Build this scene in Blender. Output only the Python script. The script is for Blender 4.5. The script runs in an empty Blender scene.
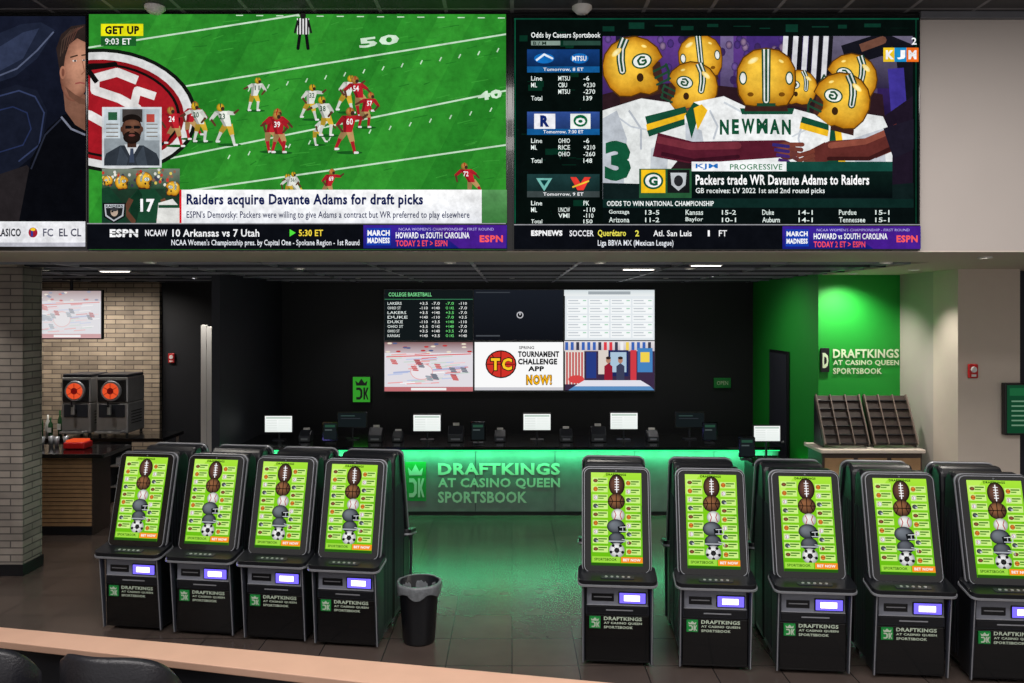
import bpy, bmesh, math, random
from mathutils import Matrix, Vector
random.seed(7)
F=796.0; H=3.2; HY=312.0
def PX(px,D): return (px-512)*D/F
def PZ(py,D): return H+(HY-py)*D/F
def lin(c):
    c=c/255.0
    return c/12.92 if c<=0.04045 else ((c+0.055)/1.055)**2.4
def C(r,g,b): return (lin(r),lin(g),lin(b),1.0)
sc=bpy.context.scene
sc.view_settings.view_transform='Standard'
coll=sc.collection

# ---------------- materials ----------------
def newmat(name):
    m=bpy.data.materials.new(name); m.use_nodes=True
    nt=m.node_tree; nt.nodes.clear()
    out=nt.nodes.new('ShaderNodeOutputMaterial')
    return m,nt,out
def pbr(name,col,rough=0.5,metal=0.0,var=0.12,scale=8.0,bump=0.0,coat=0.0,spec=0.5):
    m,nt,out=newmat(name)
    b=nt.nodes.new('ShaderNodeBsdfPrincipled')
    tc=nt.nodes.new('ShaderNodeTexCoord'); n=nt.nodes.new('ShaderNodeTexNoise')
    n.inputs['Scale'].default_value=scale; n.inputs['Detail'].default_value=5
    nt.links.new(tc.outputs['Object'],n.inputs['Vector'])
    mx=nt.nodes.new('ShaderNodeMix'); mx.data_type='RGBA'
    nt.links.new(n.outputs['Fac'],mx.inputs['Factor'])
    mx.inputs[6].default_value=tuple(c*(1-var) for c in col[:3])+(1,)
    mx.inputs[7].default_value=tuple(min(1,c*(1+var)) for c in col[:3])+(1,)
    nt.links.new(mx.outputs[2],b.inputs['Base Color'])
    b.inputs['Roughness'].default_value=rough; b.inputs['Metallic'].default_value=metal
    b.inputs['Coat Weight'].default_value=coat
    b.inputs['Specular IOR Level'].default_value=spec
    if bump>0:
        bp=nt.nodes.new('ShaderNodeBump'); bp.inputs['Strength'].default_value=bump
        bp.inputs['Distance'].default_value=0.01
        nt.links.new(n.outputs['Fac'],bp.inputs['Height']); nt.links.new(bp.outputs[0],b.inputs['Normal'])
    nt.links.new(b.outputs[0],out.inputs[0])
    return m
def emis(name,col,st):
    m,nt,out=newmat(name); e=nt.nodes.new('ShaderNodeEmission')
    e.inputs[0].default_value=col; e.inputs[1].default_value=st
    nt.links.new(e.outputs[0],out.inputs[0]); return m
def screenmat(name,st,noise=0.0):
    m,nt,out=newmat(name); e=nt.nodes.new('ShaderNodeEmission')
    a=nt.nodes.new('ShaderNodeAttribute'); a.attribute_name='Col'
    nt.links.new(a.outputs['Color'],e.inputs[0]); e.inputs[1].default_value=st
    if noise>0:
        tc=nt.nodes.new('ShaderNodeTexCoord'); n=nt.nodes.new('ShaderNodeTexNoise')
        n.inputs['Scale'].default_value=9; n.inputs['Detail'].default_value=9; n.inputs['Roughness'].default_value=.72
        nt.links.new(tc.outputs['Object'],n.inputs['Vector'])
        mr=nt.nodes.new('ShaderNodeMapRange'); mr.inputs[1].default_value=.3; mr.inputs[2].default_value=.7
        mr.inputs[3].default_value=st*(1-noise); mr.inputs[4].default_value=st*(1+noise*.6)
        nt.links.new(n.outputs['Fac'],mr.inputs[0]); nt.links.new(mr.outputs[0],e.inputs[1])
    nt.links.new(e.outputs[0],out.inputs[0])
    try: m.cycles.emission_sampling='NONE'
    except Exception: pass
    return m
def brickmat(name,c1,c2,mortar,bw,bh,ms,horizontal=False,rough=0.6,offset=0.5,bump=0.4,lo=.55,spec=0.5):
    m,nt,out=newmat(name)
    b=nt.nodes.new('ShaderNodeBsdfPrincipled'); b.inputs['Roughness'].default_value=rough
    b.inputs['Specular IOR Level'].default_value=spec
    g=nt.nodes.new('ShaderNodeNewGeometry')
    s=nt.nodes.new('ShaderNodeSeparateXYZ'); nt.links.new(g.outputs['Position'],s.inputs[0])
    cb=nt.nodes.new('ShaderNodeCombineXYZ')
    if horizontal:
        nt.links.new(s.outputs[0],cb.inputs[0]); nt.links.new(s.outputs[1],cb.inputs[1])
    else:
        ad=nt.nodes.new('ShaderNodeMath'); nt.links.new(s.outputs[0],ad.inputs[0]); nt.links.new(s.outputs[1],ad.inputs[1])
        nt.links.new(ad.outputs[0],cb.inputs[0]); nt.links.new(s.outputs[2],cb.inputs[1])
    br=nt.nodes.new('ShaderNodeTexBrick'); nt.links.new(cb.outputs[0],br.inputs['Vector'])
    br.offset=offset; br.inputs['Scale'].default_value=1.0
    br.inputs['Color1'].default_value=c1; br.inputs['Color2'].default_value=c2; br.inputs['Mortar'].default_value=mortar
    br.inputs['Mortar Size'].default_value=ms; br.inputs['Brick Width'].default_value=bw; br.inputs['Row Height'].default_value=bh
    n=nt.nodes.new('ShaderNodeTexNoise'); n.inputs['Scale'].default_value=3.0; n.inputs['Detail'].default_value=6
    nt.links.new(g.outputs['Position'],n.inputs['Vector'])
    mx=nt.nodes.new('ShaderNodeMix'); mx.data_type='RGBA'; mx.blend_type='MULTIPLY'; mx.inputs['Factor'].default_value=0.6
    nt.links.new(br.outputs['Color'],mx.inputs[6])
    cr=nt.nodes.new('ShaderNodeValToRGB'); cr.color_ramp.elements[0].color=(lo,lo,lo,1); cr.color_ramp.elements[1].color=(1.15,1.15,1.15,1)
    cr.color_ramp.elements[0].position=.3; cr.color_ramp.elements[1].position=.7
    nt.links.new(n.outputs['Fac'],cr.inputs[0]); nt.links.new(cr.outputs[0],mx.inputs[7])
    nt.links.new(mx.outputs[2],b.inputs['Base Color'])
    bp=nt.nodes.new('ShaderNodeBump'); bp.inputs['Strength'].default_value=bump; bp.inputs['Distance'].default_value=0.01; bp.invert=True
    nt.links.new(br.outputs['Fac'],bp.inputs['Height']); nt.links.new(bp.outputs[0],b.inputs['Normal'])
    nt.links.new(b.outputs[0],out.inputs[0]); return m

M_scr=screenmat('screen_glow',1.0)
M_scrv=screenmat('video_wall_glow',1.05,.30)
M_black=pbr('black_plastic',C(19,21,26),.33)
M_gloss=pbr('gloss_black',C(10,11,13),.14,coat=.4)
M_ceilb=pbr('black_ceiling_panel',C(28,30,36),.2)
M_wallblack=pbr('black_paint',C(20,22,29),.6)
M_navy=pbr('charcoal_paint',C(36,40,52),.6)
M_silver=pbr('brushed_silver',C(170,173,180),.35,.5)
M_steel=pbr('stainless_steel',C(180,180,182),.32,.7)
M_grey=pbr('grey_plastic',C(96,98,104),.45)
M_lgrey=pbr('light_grey_plastic',C(140,144,156),.4,.0)
M_dgrey=pbr('dark_grey_metal',C(50,53,62),.38,.3)
M_beige=pbr('beige_paint',C(188,180,174),.7,var=.04,scale=2)
M_white=pbr('white_paint',C(225,224,222),.6,var=.03)
M_soffit=pbr('soffit_paint',C(212,200,188),.7,var=.03)
M_green=pbr('green_paint',C(24,158,48),.55,var=.06,scale=3)
M_rail=pbr('rail_wood',C(196,158,136),.4,var=.10,scale=5)
M_brown=pbr('brown_wood',C(60,48,44),.5,var=.3,scale=12)
M_slat=pbr('slat_edge',C(112,98,90),.5,var=.2,scale=12)
M_barw=pbr('bar_wood',C(160,126,90),.5,var=.35,scale=9)
M_leather=pbr('black_leather',C(26,26,32),.35,bump=.3,scale=60)
M_bag=pbr('liner_plastic',C(112,116,120),.3,bump=.8,scale=25,var=.4)
M_red=pbr('red_plastic',C(190,20,24),.4)
M_concrete=pbr('concrete_panel',C(104,110,110),.6,var=.35,scale=5,bump=.2)
M_brick=brickmat('grey_brick',C(156,148,140),C(128,122,116),C(84,80,78),.34,.085,.008)
M_brickd=brickmat('tan_brick',C(190,172,150),C(150,136,120),C(96,86,80),.34,.085,.008)
M_floor=brickmat('floor_tile',C(82,71,66),C(73,64,60),C(38,35,34),.6,.6,.006,True,rough=.24,offset=0.0,bump=.12,lo=.8)
M_ceilt=brickmat('ceiling_tile',C(62,62,66),C(54,54,58),C(130,130,134),.6,.6,.018,True,rough=.6,offset=0.0,bump=.1)
M_gsign=pbr('sign_green',C(20,140,60),.5)
M_txtw=emis('white_sign_face',C(225,235,225),.85)
M_txtw2=pbr('sage_letter',C(172,200,176),.5)
M_txtg=pbr('pale_green_letter',C(215,235,200),.5)
M_txtk=pbr('kiosk_letter',C(190,205,185),.5)
M_led=emis('violet_led',(.30,.26,1,1),9)
M_led2=emis('violet_led_dim',(.16,.12,.95,1),1.6)
M_ledg=emis('green_led_strip',C(40,235,130),1.6)
M_lamp=emis('lamp_disc',(1,.93,.83,1),9)
M_orange=emis('orange_display',C(235,84,44),.9)
M_glass=pbr('bottle_glass',C(110,66,30),.1,var=.3)
M_glassg=pbr('bottle_glass_green',C(40,90,50),.1,var=.3)

# ---------------- mesh builder ----------------
_tc={}
def text_mesh(s,bold=0.0):
    k=(s,bold)
    if k in _tc: return _tc[k]
    cu=bpy.data.curves.new('t','FONT'); cu.body=s; cu.size=1.0; cu.resolution_u=2; cu.offset=bold
    if bold>0: cu.space_character=1.0+bold*2.2
    ob=bpy.data.objects.new('t',cu); coll.objects.link(ob)
    dg=bpy.context.evaluated_depsgraph_get()
    me=ob.evaluated_get(dg).to_mesh()
    vs=[(v.co.x,v.co.y) for v in me.vertices]; fs=[tuple(p.vertices) for p in me.polygons]
    ob.evaluated_get(dg).to_mesh_clear()
    bpy.data.objects.remove(ob); bpy.data.curves.remove(cu)
    if not vs: vs=[(0,0),(1,0),(0,1)]; fs=[]
    x0=min(v[0] for v in vs);x1=max(v[0] for v in vs);y0=min(v[1] for v in vs);y1=max(v[1] for v in vs)
    vs=[((v[0]-x0)/(x1-x0+1e-9),(v[1]-y0)/(y1-y0+1e-9)) for v in vs]
    _tc[k]=(vs,fs); return _tc[k]

class MB:
    def __init__(s): s.V=[];s.F=[];s.MI=[];s.CO=[];s.SM=[];s.mats=[]
    def mi(s,m):
        if m not in s.mats: s.mats.append(m)
        return s.mats.index(m)
    def add(s,vs,fs,m,M=None,col=None,smooth=False):
        o=len(s.V)
        for v in vs:
            v=Vector(v)
            s.V.append(M@v if M is not None else v)
        i=s.mi(m)
        for f in fs:
            s.F.append(tuple(a+o for a in f)); s.MI.append(i); s.SM.append(smooth)
            if isinstance(col,list): s.CO.append([col[a] for a in f])
            else: s.CO.append([col or (1,1,1,1)]*len(f))
    def frombm(s,bm,m,M=None,smooth=False):
        bm.verts.index_update()
        s.add([v.co.copy() for v in bm.verts],[[v.index for v in f.verts] for f in bm.faces],m,M,None,smooth)
        bm.free()
    def box(s,x0,x1,y0,y1,z0,z1,m,bev=0,M=None,seg=2):
        bm=bmesh.new(); bmesh.ops.create_cube(bm,size=1)
        for v in bm.verts: v.co=Vector(((x0+x1)/2+v.co.x*(x1-x0),(y0+y1)/2+v.co.y*(y1-y0),(z0+z1)/2+v.co.z*(z1-z0)))
        if bev>0: bmesh.ops.bevel(bm,geom=bm.edges[:],offset=bev,segments=seg,affect='EDGES',profile=.5)
        s.frombm(bm,m,M)
    def prism(s,pts,ax,a,b,m,bev=0,M=None):
        def mk(p,t): return {'x':(t,p[0],p[1]),'y':(p[0],t,p[1]),'z':(p[0],p[1],t)}[ax]
        bm=bmesh.new(); n=len(pts)
        A=[bm.verts.new(mk(p,a)) for p in pts]; B=[bm.verts.new(mk(p,b)) for p in pts]
        bm.faces.new(A); bm.faces.new(B[::-1])
        for i in range(n): bm.faces.new([A[i],B[i],B[(i+1)%n],A[(i+1)%n]])
        bmesh.ops.recalc_face_normals(bm,faces=bm.faces[:])
        if bev>0: bmesh.ops.bevel(bm,geom=bm.edges[:],offset=bev,segments=2,affect='EDGES',profile=.5)
        s.frombm(bm,m,M)
    def rpr(s,cx,cz,w,h,r,y0,y1,m,M=None,ax='y',n=6,bev=0):
        pts=[]
        for (sx,sz,a0) in ((1,1,0),(-1,1,90),(-1,-1,180),(1,-1,270)):
            for i in range(n+1):
                a=math.radians(a0+90*i/n)
                pts.append((cx+sx*(w/2-r)+r*math.cos(a),cz+sz*(h/2-r)+r*math.sin(a)))
        s.prism(pts,ax,y0,y1,m,bev,M)
    def cyl(s,p0,p1,r0,r1,m,n=20,M=None,cap=True):
        p0=Vector(p0);p1=Vector(p1); d=(p1-p0).normalized()
        u=d.orthogonal().normalized(); w=d.cross(u)
        vs=[];fs=[]
        for i in range(n):
            a=2*math.pi*i/n; q=u*math.cos(a)+w*math.sin(a); vs.append(p0+q*r0)
        for i in range(n):
            a=2*math.pi*i/n; q=u*math.cos(a)+w*math.sin(a); vs.append(p1+q*r1)
        for i in range(n): fs.append((i,(i+1)%n,n+(i+1)%n,n+i))
        s.add(vs,fs,m,M,smooth=True)
        if cap: s.add(vs,[tuple(range(n))[::-1],tuple(range(n,2*n))],m,M)
    def lathe(s,prof,c,m,n=24,M=None):
        vs=[];fs=[]
        for (r,z) in prof:
            for i in range(n):
                a=2*math.pi*i/n; vs.append((c[0]+r*math.cos(a),c[1]+r*math.sin(a),c[2]+z))
        for k in range(len(prof)-1):
            for i in range(n): fs.append((k*n+i,k*n+(i+1)%n,(k+1)*n+(i+1)%n,(k+1)*n+i))
        s.add(vs,fs,m,M,smooth=True)
    def text(s,st,x0,x1,z0,z1,y,m,bold=0.0,M=None,col=None):
        vs,fs=text_mesh(st,bold)
        s.add([(x0+v[0]*(x1-x0),y,z0+v[1]*(z1-z0)) for v in vs],fs,m,M,col)
    def build(s,name,loc=(0,0,0),rot=0,parent=None):
        me=bpy.data.meshes.new(name); me.from_pydata([tuple(v) for v in s.V],[],s.F)
        for m in s.mats: me.materials.append(m)
        me.polygons.foreach_set('material_index',s.MI)
        me.polygons.foreach_set('use_smooth',s.SM)
        ca=me.color_attributes.new('Col','FLOAT_COLOR','CORNER')
        fl=[]
        for c in s.CO:
            for k in c: fl.extend(k)
        ca.data.foreach_set('color',fl)
        me.update()
        ob=bpy.data.objects.new(name,me); coll.objects.link(ob)
        ob.location=loc; ob.rotation_euler=(0,0,rot)
        if parent: ob.parent=parent
        return ob
def inst(ob,name,loc,rot):
    o=bpy.data.objects.new(name,ob.data); coll.objects.link(o); o.location=loc; o.rotation_euler=(0,0,rot); return o

class CV:
    """flat picture made of coloured polygons on a display panel, facing -Y"""
    def __init__(s,mb,rect,cx,cz,W,Hh,y,M=None,eps=3e-5,mat=None):
        s.mb=mb;s.r=rect;s.cx=cx;s.cz=cz;s.W=W;s.H=Hh;s.y=y;s.M=M;s.n=0;s.eps=eps;s.clip=rect;s.mat=mat or M_scr
    def mp(s,p):
        x0,y0,x1,y1=s.r
        return (s.cx+((p[0]-x0)/(x1-x0)-.5)*s.W, s.y-s.n*s.eps, s.cz+(.5-(p[1]-y0)/(y1-y0))*s.H)
    def _clip(s,pts):
        x0,y0,x1,y1=s.clip
        def cl(P,ins,inter):
            o=[]
            for i in range(len(P)):
                a=P[i-1];b=P[i]
                if ins(b):
                    if not ins(a): o.append(inter(a,b))
                    o.append(b)
                elif ins(a): o.append(inter(a,b))
            return o
        def L(a,b,t): return tuple(a[k]+(b[k]-a[k])*t for k in range(2))
        for (k,val,sg) in ((0,x0,1),(0,x1,-1),(1,y0,1),(1,y1,-1)):
            if not pts: return pts
            pts=cl(pts,lambda p:(p[k]-val)*sg>=-1e-9,lambda a,b:L(a,b,(val-a[k])/((b[k]-a[k]) or 1e-9)))
        return pts
    def poly(s,pts,c):
        s.n+=1
        q=s._clip([tuple(p) for p in pts])
        if len(q)<3: return
        s.mb.add([s.mp(p) for p in q],[tuple(range(len(q)))],s.mat,s.M,C(*c))
    def rect(s,x0,y0,x1,y1,c): s.poly([(x0,y0),(x1,y0),(x1,y1),(x0,y1)],c)
    def grad(s,x0,y0,x1,y1,ca,cb,vert=True):
        s.n+=1; a=C(*ca);b=C(*cb)
        cols=[a,a,b,b] if vert else [a,b,b,a]
        s.mb.add([s.mp(p) for p in ((x0,y0),(x1,y0),(x1,y1),(x0,y1))],[(0,1,2,3)],s.mat,s.M,cols)
    def gshape(s,O,cx,cy,ci,co,h):
        """outline O shaded from ci (at point h) to co at its rim"""
        s.n+=1; n=len(O); x0,y0,x1,y1=s.clip
        cl=lambda p:(min(max(p[0],x0),x1),min(max(p[1],y0),y1))
        P=[cl(h)];cols=[C(*ci)]
        for f,t in ((.45,.15),(.78,.5),(1,1)):
            cc=C(*[ci[k]+(co[k]-ci[k])*t for k in range(3)])
            for p in O: P.append(cl((h[0]+(p[0]-h[0])*f,h[1]+(p[1]-h[1])*f))); cols.append(cc)
        fs=[(0,1+i,1+(i+1)%n) for i in range(n)]
        for k in range(2):
            for i in range(n): fs.append((1+k*n+i,1+(k+1)*n+i,1+(k+1)*n+(i+1)%n,1+k*n+(i+1)%n))
        s.mb.add([s.mp(p) for p in P],fs,s.mat,s.M,cols)
    def gell(s,cx,cy,rx,ry,ci,co,hx=0,hy=0,rot=0,n=26):
        r=math.radians(rot)
        def T(x,y): return (cx+x*math.cos(r)-y*math.sin(r),cy+x*math.sin(r)+y*math.cos(r))
        O=[T(rx*math.cos(2*math.pi*i/n),ry*math.sin(2*math.pi*i/n)) for i in range(n)]
        s.gshape(O,cx,cy,ci,co,T(hx*rx,hy*ry))
    def ell(s,cx,cy,rx,ry,c,rot=0,n=20,a0=0,a1=360):
        r=math.radians(rot);P=[]
        m=n if a1-a0>=360 else n+1
        for i in range(m):
            a=math.radians(a0+(a1-a0)*i/n); x=rx*math.cos(a);y=ry*math.sin(a)
            P.append((cx+x*math.cos(r)-y*math.sin(r),cy+x*math.sin(r)+y*math.cos(r)))
        s.poly(P,c)
    def line(s,pts,w,c,w1=None):
        w1=w if w1 is None else w1; n=len(pts)-1
        for i in range(n):
            (ax,ay),(bx,by)=pts[i],pts[i+1]; d=math.hypot(bx-ax,by-ay) or 1
            nx,ny=-(by-ay)/d,(bx-ax)/d; wa=(w+(w1-w)*i/n)/2; wb=(w+(w1-w)*(i+1)/n)/2
            s.poly([(ax+nx*wa,ay+ny*wa),(bx+nx*wb,by+ny*wb),(bx-nx*wb,by-ny*wb),(ax-nx*wa,ay-ny*wa)],c)
            if w>1.2: s.ell(bx,by,wb,wb,c,n=8)
    def text(s,x0,y0,x1,y1,st,c,bold=0.0,rot=0):
        s.n+=1; vs,fs=text_mesh(st,bold)
        r=math.radians(rot); mx,my=(x0+x1)/2,(y0+y1)/2
        P=[]
        for v in vs:
            px=x0+v[0]*(x1-x0)-mx; py=y1-v[1]*(y1-y0)-my
            P.append(s.mp((mx+px*math.cos(r)-py*math.sin(r),my+px*math.sin(r)+py*math.cos(r))))
        s.mb.add(P,fs,s.mat,s.M,C(*c))

def dk(c,f): return tuple(max(0,min(255,v*f)) for v in c)
def player(c,x,y,h,jer,pants,helm,skin=(90,55,40),lean=0.0,k=0,num=None):
    st=[((-.10,.22,-.16,.46),(.12,.20,.10,.46)),((-.16,.18,-.26,.40),(.10,.24,.16,.48)),((-.06,.24,-.02,.48),(.18,.16,.30,.36))][k%3]
    hx=x;sx=x+lean*h*.45
    c.ell(x+.04*h,y+.48*h,.28*h,.035*h,(24,86,30))
    for (a,b,d,e) in st:
        c.line([(hx+ (.04*h if a>0 else -.04*h),y),(x+a*h,y+b*h)],.15*h,pants if a>0 else dk(pants,.8),.11*h)
        c.line([(x+a*h,y+b*h),(x+d*h,y+e*h)],.08*h,dk(jer,.9),.06*h)
        c.line([(x+d*h-.02*h,y+e*h),(x+d*h+.06*h,y+e*h)],.05*h,(225,225,225))
    c.poly([(sx-.16*h,y-.32*h),(sx+.16*h,y-.32*h),(x+.09*h,y+.04*h),(x-.09*h,y+.04*h)],jer)
    c.poly([(sx-.16*h,y-.32*h),(sx-.07*h,y-.32*h),(x-.03*h,y+.04*h),(x-.09*h,y+.04*h)],dk(jer,.72))
    ar=[((-.28,-.15,-.24,.02),(.27,-.18,.36,-.08)),((-.26,-.22,-.38,-.16),(.24,-.12,.14,.0)),((-.26,-.12,-.16,.02),(.28,-.26,.38,-.34))][(k+1)%3]
    for i,(a,b,d,e) in enumerate(ar):
        o=-.13*h if i==0 else .13*h
        c.line([(sx+o,y-.28*h),(sx+a*h,y+b*h)],.10*h,dk(jer,.88),.08*h)
        c.line([(sx+a*h,y+b*h),(sx+d*h,y+e*h)],.06*h,skin,.05*h)
    hc=sx+lean*.12*h
    c.gell(hc,y-.40*h,.095*h,.10*h,helm,dk(helm,.6),-.2,-.4,n=12)
    c.line([(hc,y-.50*h),(hc,y-.40*h)],.025*h,(170,30,30) if jer[0]>150 and jer[1]<80 else (30,80,50))
    c.ell(hc+.05*h,y-.37*h,.045*h,.05*h,(60,40,34),n=8)
    if num: c.text(sx-.07*h,y-.26*h,sx+.07*h,y-.12*h,num,(245,245,245) if jer[1]<80 else (30,80,50),.02)

SIDE=[(-.98,.0),(-.94,-.32),(-.78,-.64),(-.5,-.88),(-.12,-1.0),(.28,-.96),(.62,-.76),(.86,-.46),(.95,-.12),(.74,.0),(.58,.12),(.54,.36),(.66,.62),(.56,.86),(.28,.92),(.02,.80),(-.3,.84),(-.66,.74),(-.88,.42)]
BACKO=[(-.92,.05),(-.9,-.36),(-.72,-.70),(-.4,-.93),(0,-1.0),(.4,-.93),(.72,-.70),(.9,-.36),(.92,.05),(.86,.46),(.66,.78),(.36,.82),(0,.72),(-.36,.82),(-.66,.78),(-.86,.46)]
def helmet(c,x,y,r,rot=0,face=1,back=False):
    R=math.radians(rot)
    def T(px,py): return (x+(px*math.cos(R)-py*math.sin(R))*r,y+(px*math.sin(R)+py*math.cos(R))*r)
    f=1 if back else face
    O=BACKO if back else SIDE
    c.poly([T(-.6,.4),T(.6,.4),T(.7,1.0),T(-.7,1.0)],(60,34,30))          # neck shadow
    if not back:
        c.poly([T(.3*f,-.1),T(.86*f,0),T(.82*f,.6),T(.5*f,.8),T(.2*f,.4)],(66,40,34))
    c.poly([T(p[0]*1.045*f,p[1]*1.045) for p in O],(84,52,14))
    c.gshape([T(p[0]*f,p[1]) for p in O],x,y,(252,204,70),(176,112,16),T(-.25*f,-.42))
    sx=0 if back else -.16*f
    c.line([T(sx*.3,-.99),T(sx*1.6,-.70),T(sx*2.2,-.34),T(sx*2.4,0)] if not back else [T(0,-.99),T(0,-.5),T(0,0),T(0,.66)],.30*r,(30,72,50),.26*r)
    c.line([T(sx*.3,-.99),T(sx*1.6,-.70),T(sx*2.2,-.34),T(sx*2.4,0)] if not back else [T(0,-.99),T(0,-.5),T(0,0),T(0,.66)],.19*r,(226,228,224),.16*r)
    c.line([T(sx*.3,-.99),T(sx*1.6,-.70),T(sx*2.2,-.34),T(sx*2.4,0)] if not back else [T(0,-.99),T(0,-.5),T(0,0),T(0,.66)],.08*r,(30,72,50),.07*r)
    if not back:
        p=T(.30*f,-.16)
        c.ell(p[0],p[1],r*.33,r*.25,(22,76,48),rot); c.ell(p[0],p[1],r*.28,r*.20,(236,238,234),rot)
        c.line([T((.30+a)*f,-.16+b) for a,b in ((.13,-.09),(0,-.13),(-.12,-.04),(-.10,.09),(.03,.12),(.12,.07),(.12,.0),(.02,.0))],r*.07,(22,76,48))
        p=T(.12*f,.34); c.ell(p[0],p[1],r*.11,r*.14,(58,36,18))
        for q in (.18,.40,.62): c.line([T(.56*f,q+.08),T(1.04*f,q-.02)],r*.075,(34,70,50))
        c.line([T(1.02*f,.10),T(1.06*f,.36),T(.98*f,.64)],r*.075,(34,70,50))
    else:
        for q in (-.5,.5):
            p=T(q,.46); c.ell(p[0],p[1],r*.10,r*.07,(120,74,16),rot)
        for q in (-.74,.74):
            p=T(q,-.06); c.ell(p[0],p[1],r*.13,r*.22,(30,76,50),rot); c.ell(p[0],p[1],r*.09,r*.17,(232,232,228),rot)
        c.rect(*T(-.3,.74),*T(.3,.84),(30,72,50)) if rot==0 else None
    c.gell(*T(-.42*f,-.62),r*.20,r*.09,(255,244,190),(250,204,80),0,0,rot-28*f,12)
    c.gell(*T(.48*f,-.60),r*.10,r*.05,(255,236,160),(244,196,66),0,0,rot+30*f,10)

# ================= ROOM =================
def simple(name,fn):
    mb=MB(); fn(mb); return mb.build(name)
simple('floor',lambda m:m.box(-9.2,9.2,-.5,15.4,-.1,0,M_floor))
VD=7.3
ceilz=PZ(13,VD)
simple('ceiling',lambda m:m.box(-9.2,9.2,1.0,VD+.02,ceilz,ceilz+.1,M_ceilt))
simple('wall_header',lambda m:m.box(-9.2,9.2,VD,VD+.3,3.76,ceilz,M_beige))
simple('trim_1',lambda m:m.box(PX(918,VD),9.2,VD-.05,VD,PZ(20,VD),ceilz,M_grey,.005))
simple('ceiling.001',lambda m:(m.box(-9.2,9.2,VD,8.75,3.75,3.76,M_soffit),m.box(4.6,9.2,8.75,15.4,3.75,3.85,M_soffit),m.box(-9.2,-6.0,8.75,10.2,3.75,3.85,M_soffit)))
BD=15.0
ZC=3.75
def bc(m):
    m.box(-9.2,4.6,8.75,BD+.2,ZC+.03,ZC+.12,M_ceilb)
    for i in range(0,12):
        x=-9.0+i*1.22
        if x<4.5: m.box(x-.02,x+.02,8.75,BD,ZC+.005,ZC+.03,M_lgrey)
    for i in range(0,10):
        y=9.2+i*.61
        m.box(-9.2,4.6,y-.02,y+.02,ZC+.0,ZC+.03,M_dgrey if i%2 else M_lgrey)
simple('ceiling.002',bc)
XL=PX(282,BD); XR=PX(753,BD); AF=11.8
simple('wall_back',lambda m:(m.box(-6.6,XR+.02,BD,BD+.2,0,3.85,M_wallblack)))
simple('wall_back_brick',lambda m:(m.box(-9.2,-6.6,BD-.1,BD+.2,0,3.85,M_brickd)))
simple('wall_left',lambda m:(m.box(-9.3,-9.2,-.5,BD+.2,0,6.1,M_brickd)))
simple('wall_right',lambda m:(m.box(9.2,9.3,-.5,BD+.2,0,6.1,M_beige)))
simple('wall_alcove_left',lambda m:(m.box(XL-.12,XL,AF,BD,0,3.78,M_navy)))
simple('wall_alcove_right',lambda m:(m.box(XR,XR+.12,AF+.15,BD,0,3.78,M_green)))
GX1=PX(900,AF)
simple('wall_green',lambda m:(m.box(XR,GX1+.1,AF,AF+.15,0,3.76,M_green)))
CD=10.2; CX0=PX(958,CD); CX1=PX(1020,CD)
simple('wall_right_return',lambda m:(m.box(GX1,GX1+.12,CD+.5,AF,0,3.76,M_beige)))
def col(m):
    m.box(CX0,CX1,CD,CD+.6,0,3.76,M_soffit)
    m.box(CX0-.01,CX1+.01,CD-.015,CD+.61,0,.15,M_black)
simple('column',col)
simple('wall_right_back',lambda m:(m.box(CX1,9.2,CD+.45,CD+.6,0,3.76,M_navy)))
simple('baseboard_green',lambda m:(m.box(XR,GX1,AF-.015,AF,0,.15,M_black)))
LD=9.65; LX=PX(42,LD+.4)
def lcol(m):
    m.box(LX-1.6,LX,LD,LD+.4,0,3.76,M_brick)
    m.box(LX-1.62,LX+.015,LD-.015,LD+.41,0,.14,M_black)
simple('brick_column',lcol)
def dr(m):
    D=13.6
    m.box(-5.32,-5.22,D,D+.08,0,2.98,M_white,.01)
    m.box(-5.22,-4.6,D+.01,D+.05,0,2.95,M_white,.005)
    m.box(-5.0,-4.62,D,D+.02,.9,1.0,M_silver)
simple('door_1',dr)
def dr2(m):
    m.box(XR-.035,XR-.006,13.0,13.95,0,2.55,M_black,.005); m.box(XR-.05,XR-.03,13.05,13.9,.03,2.5,M_navy)
    m.cyl((XR-.09,13.15,1.05),(XR-.05,13.15,1.05),.02,.02,M_silver,10)
simple('door_2',dr2)

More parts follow.
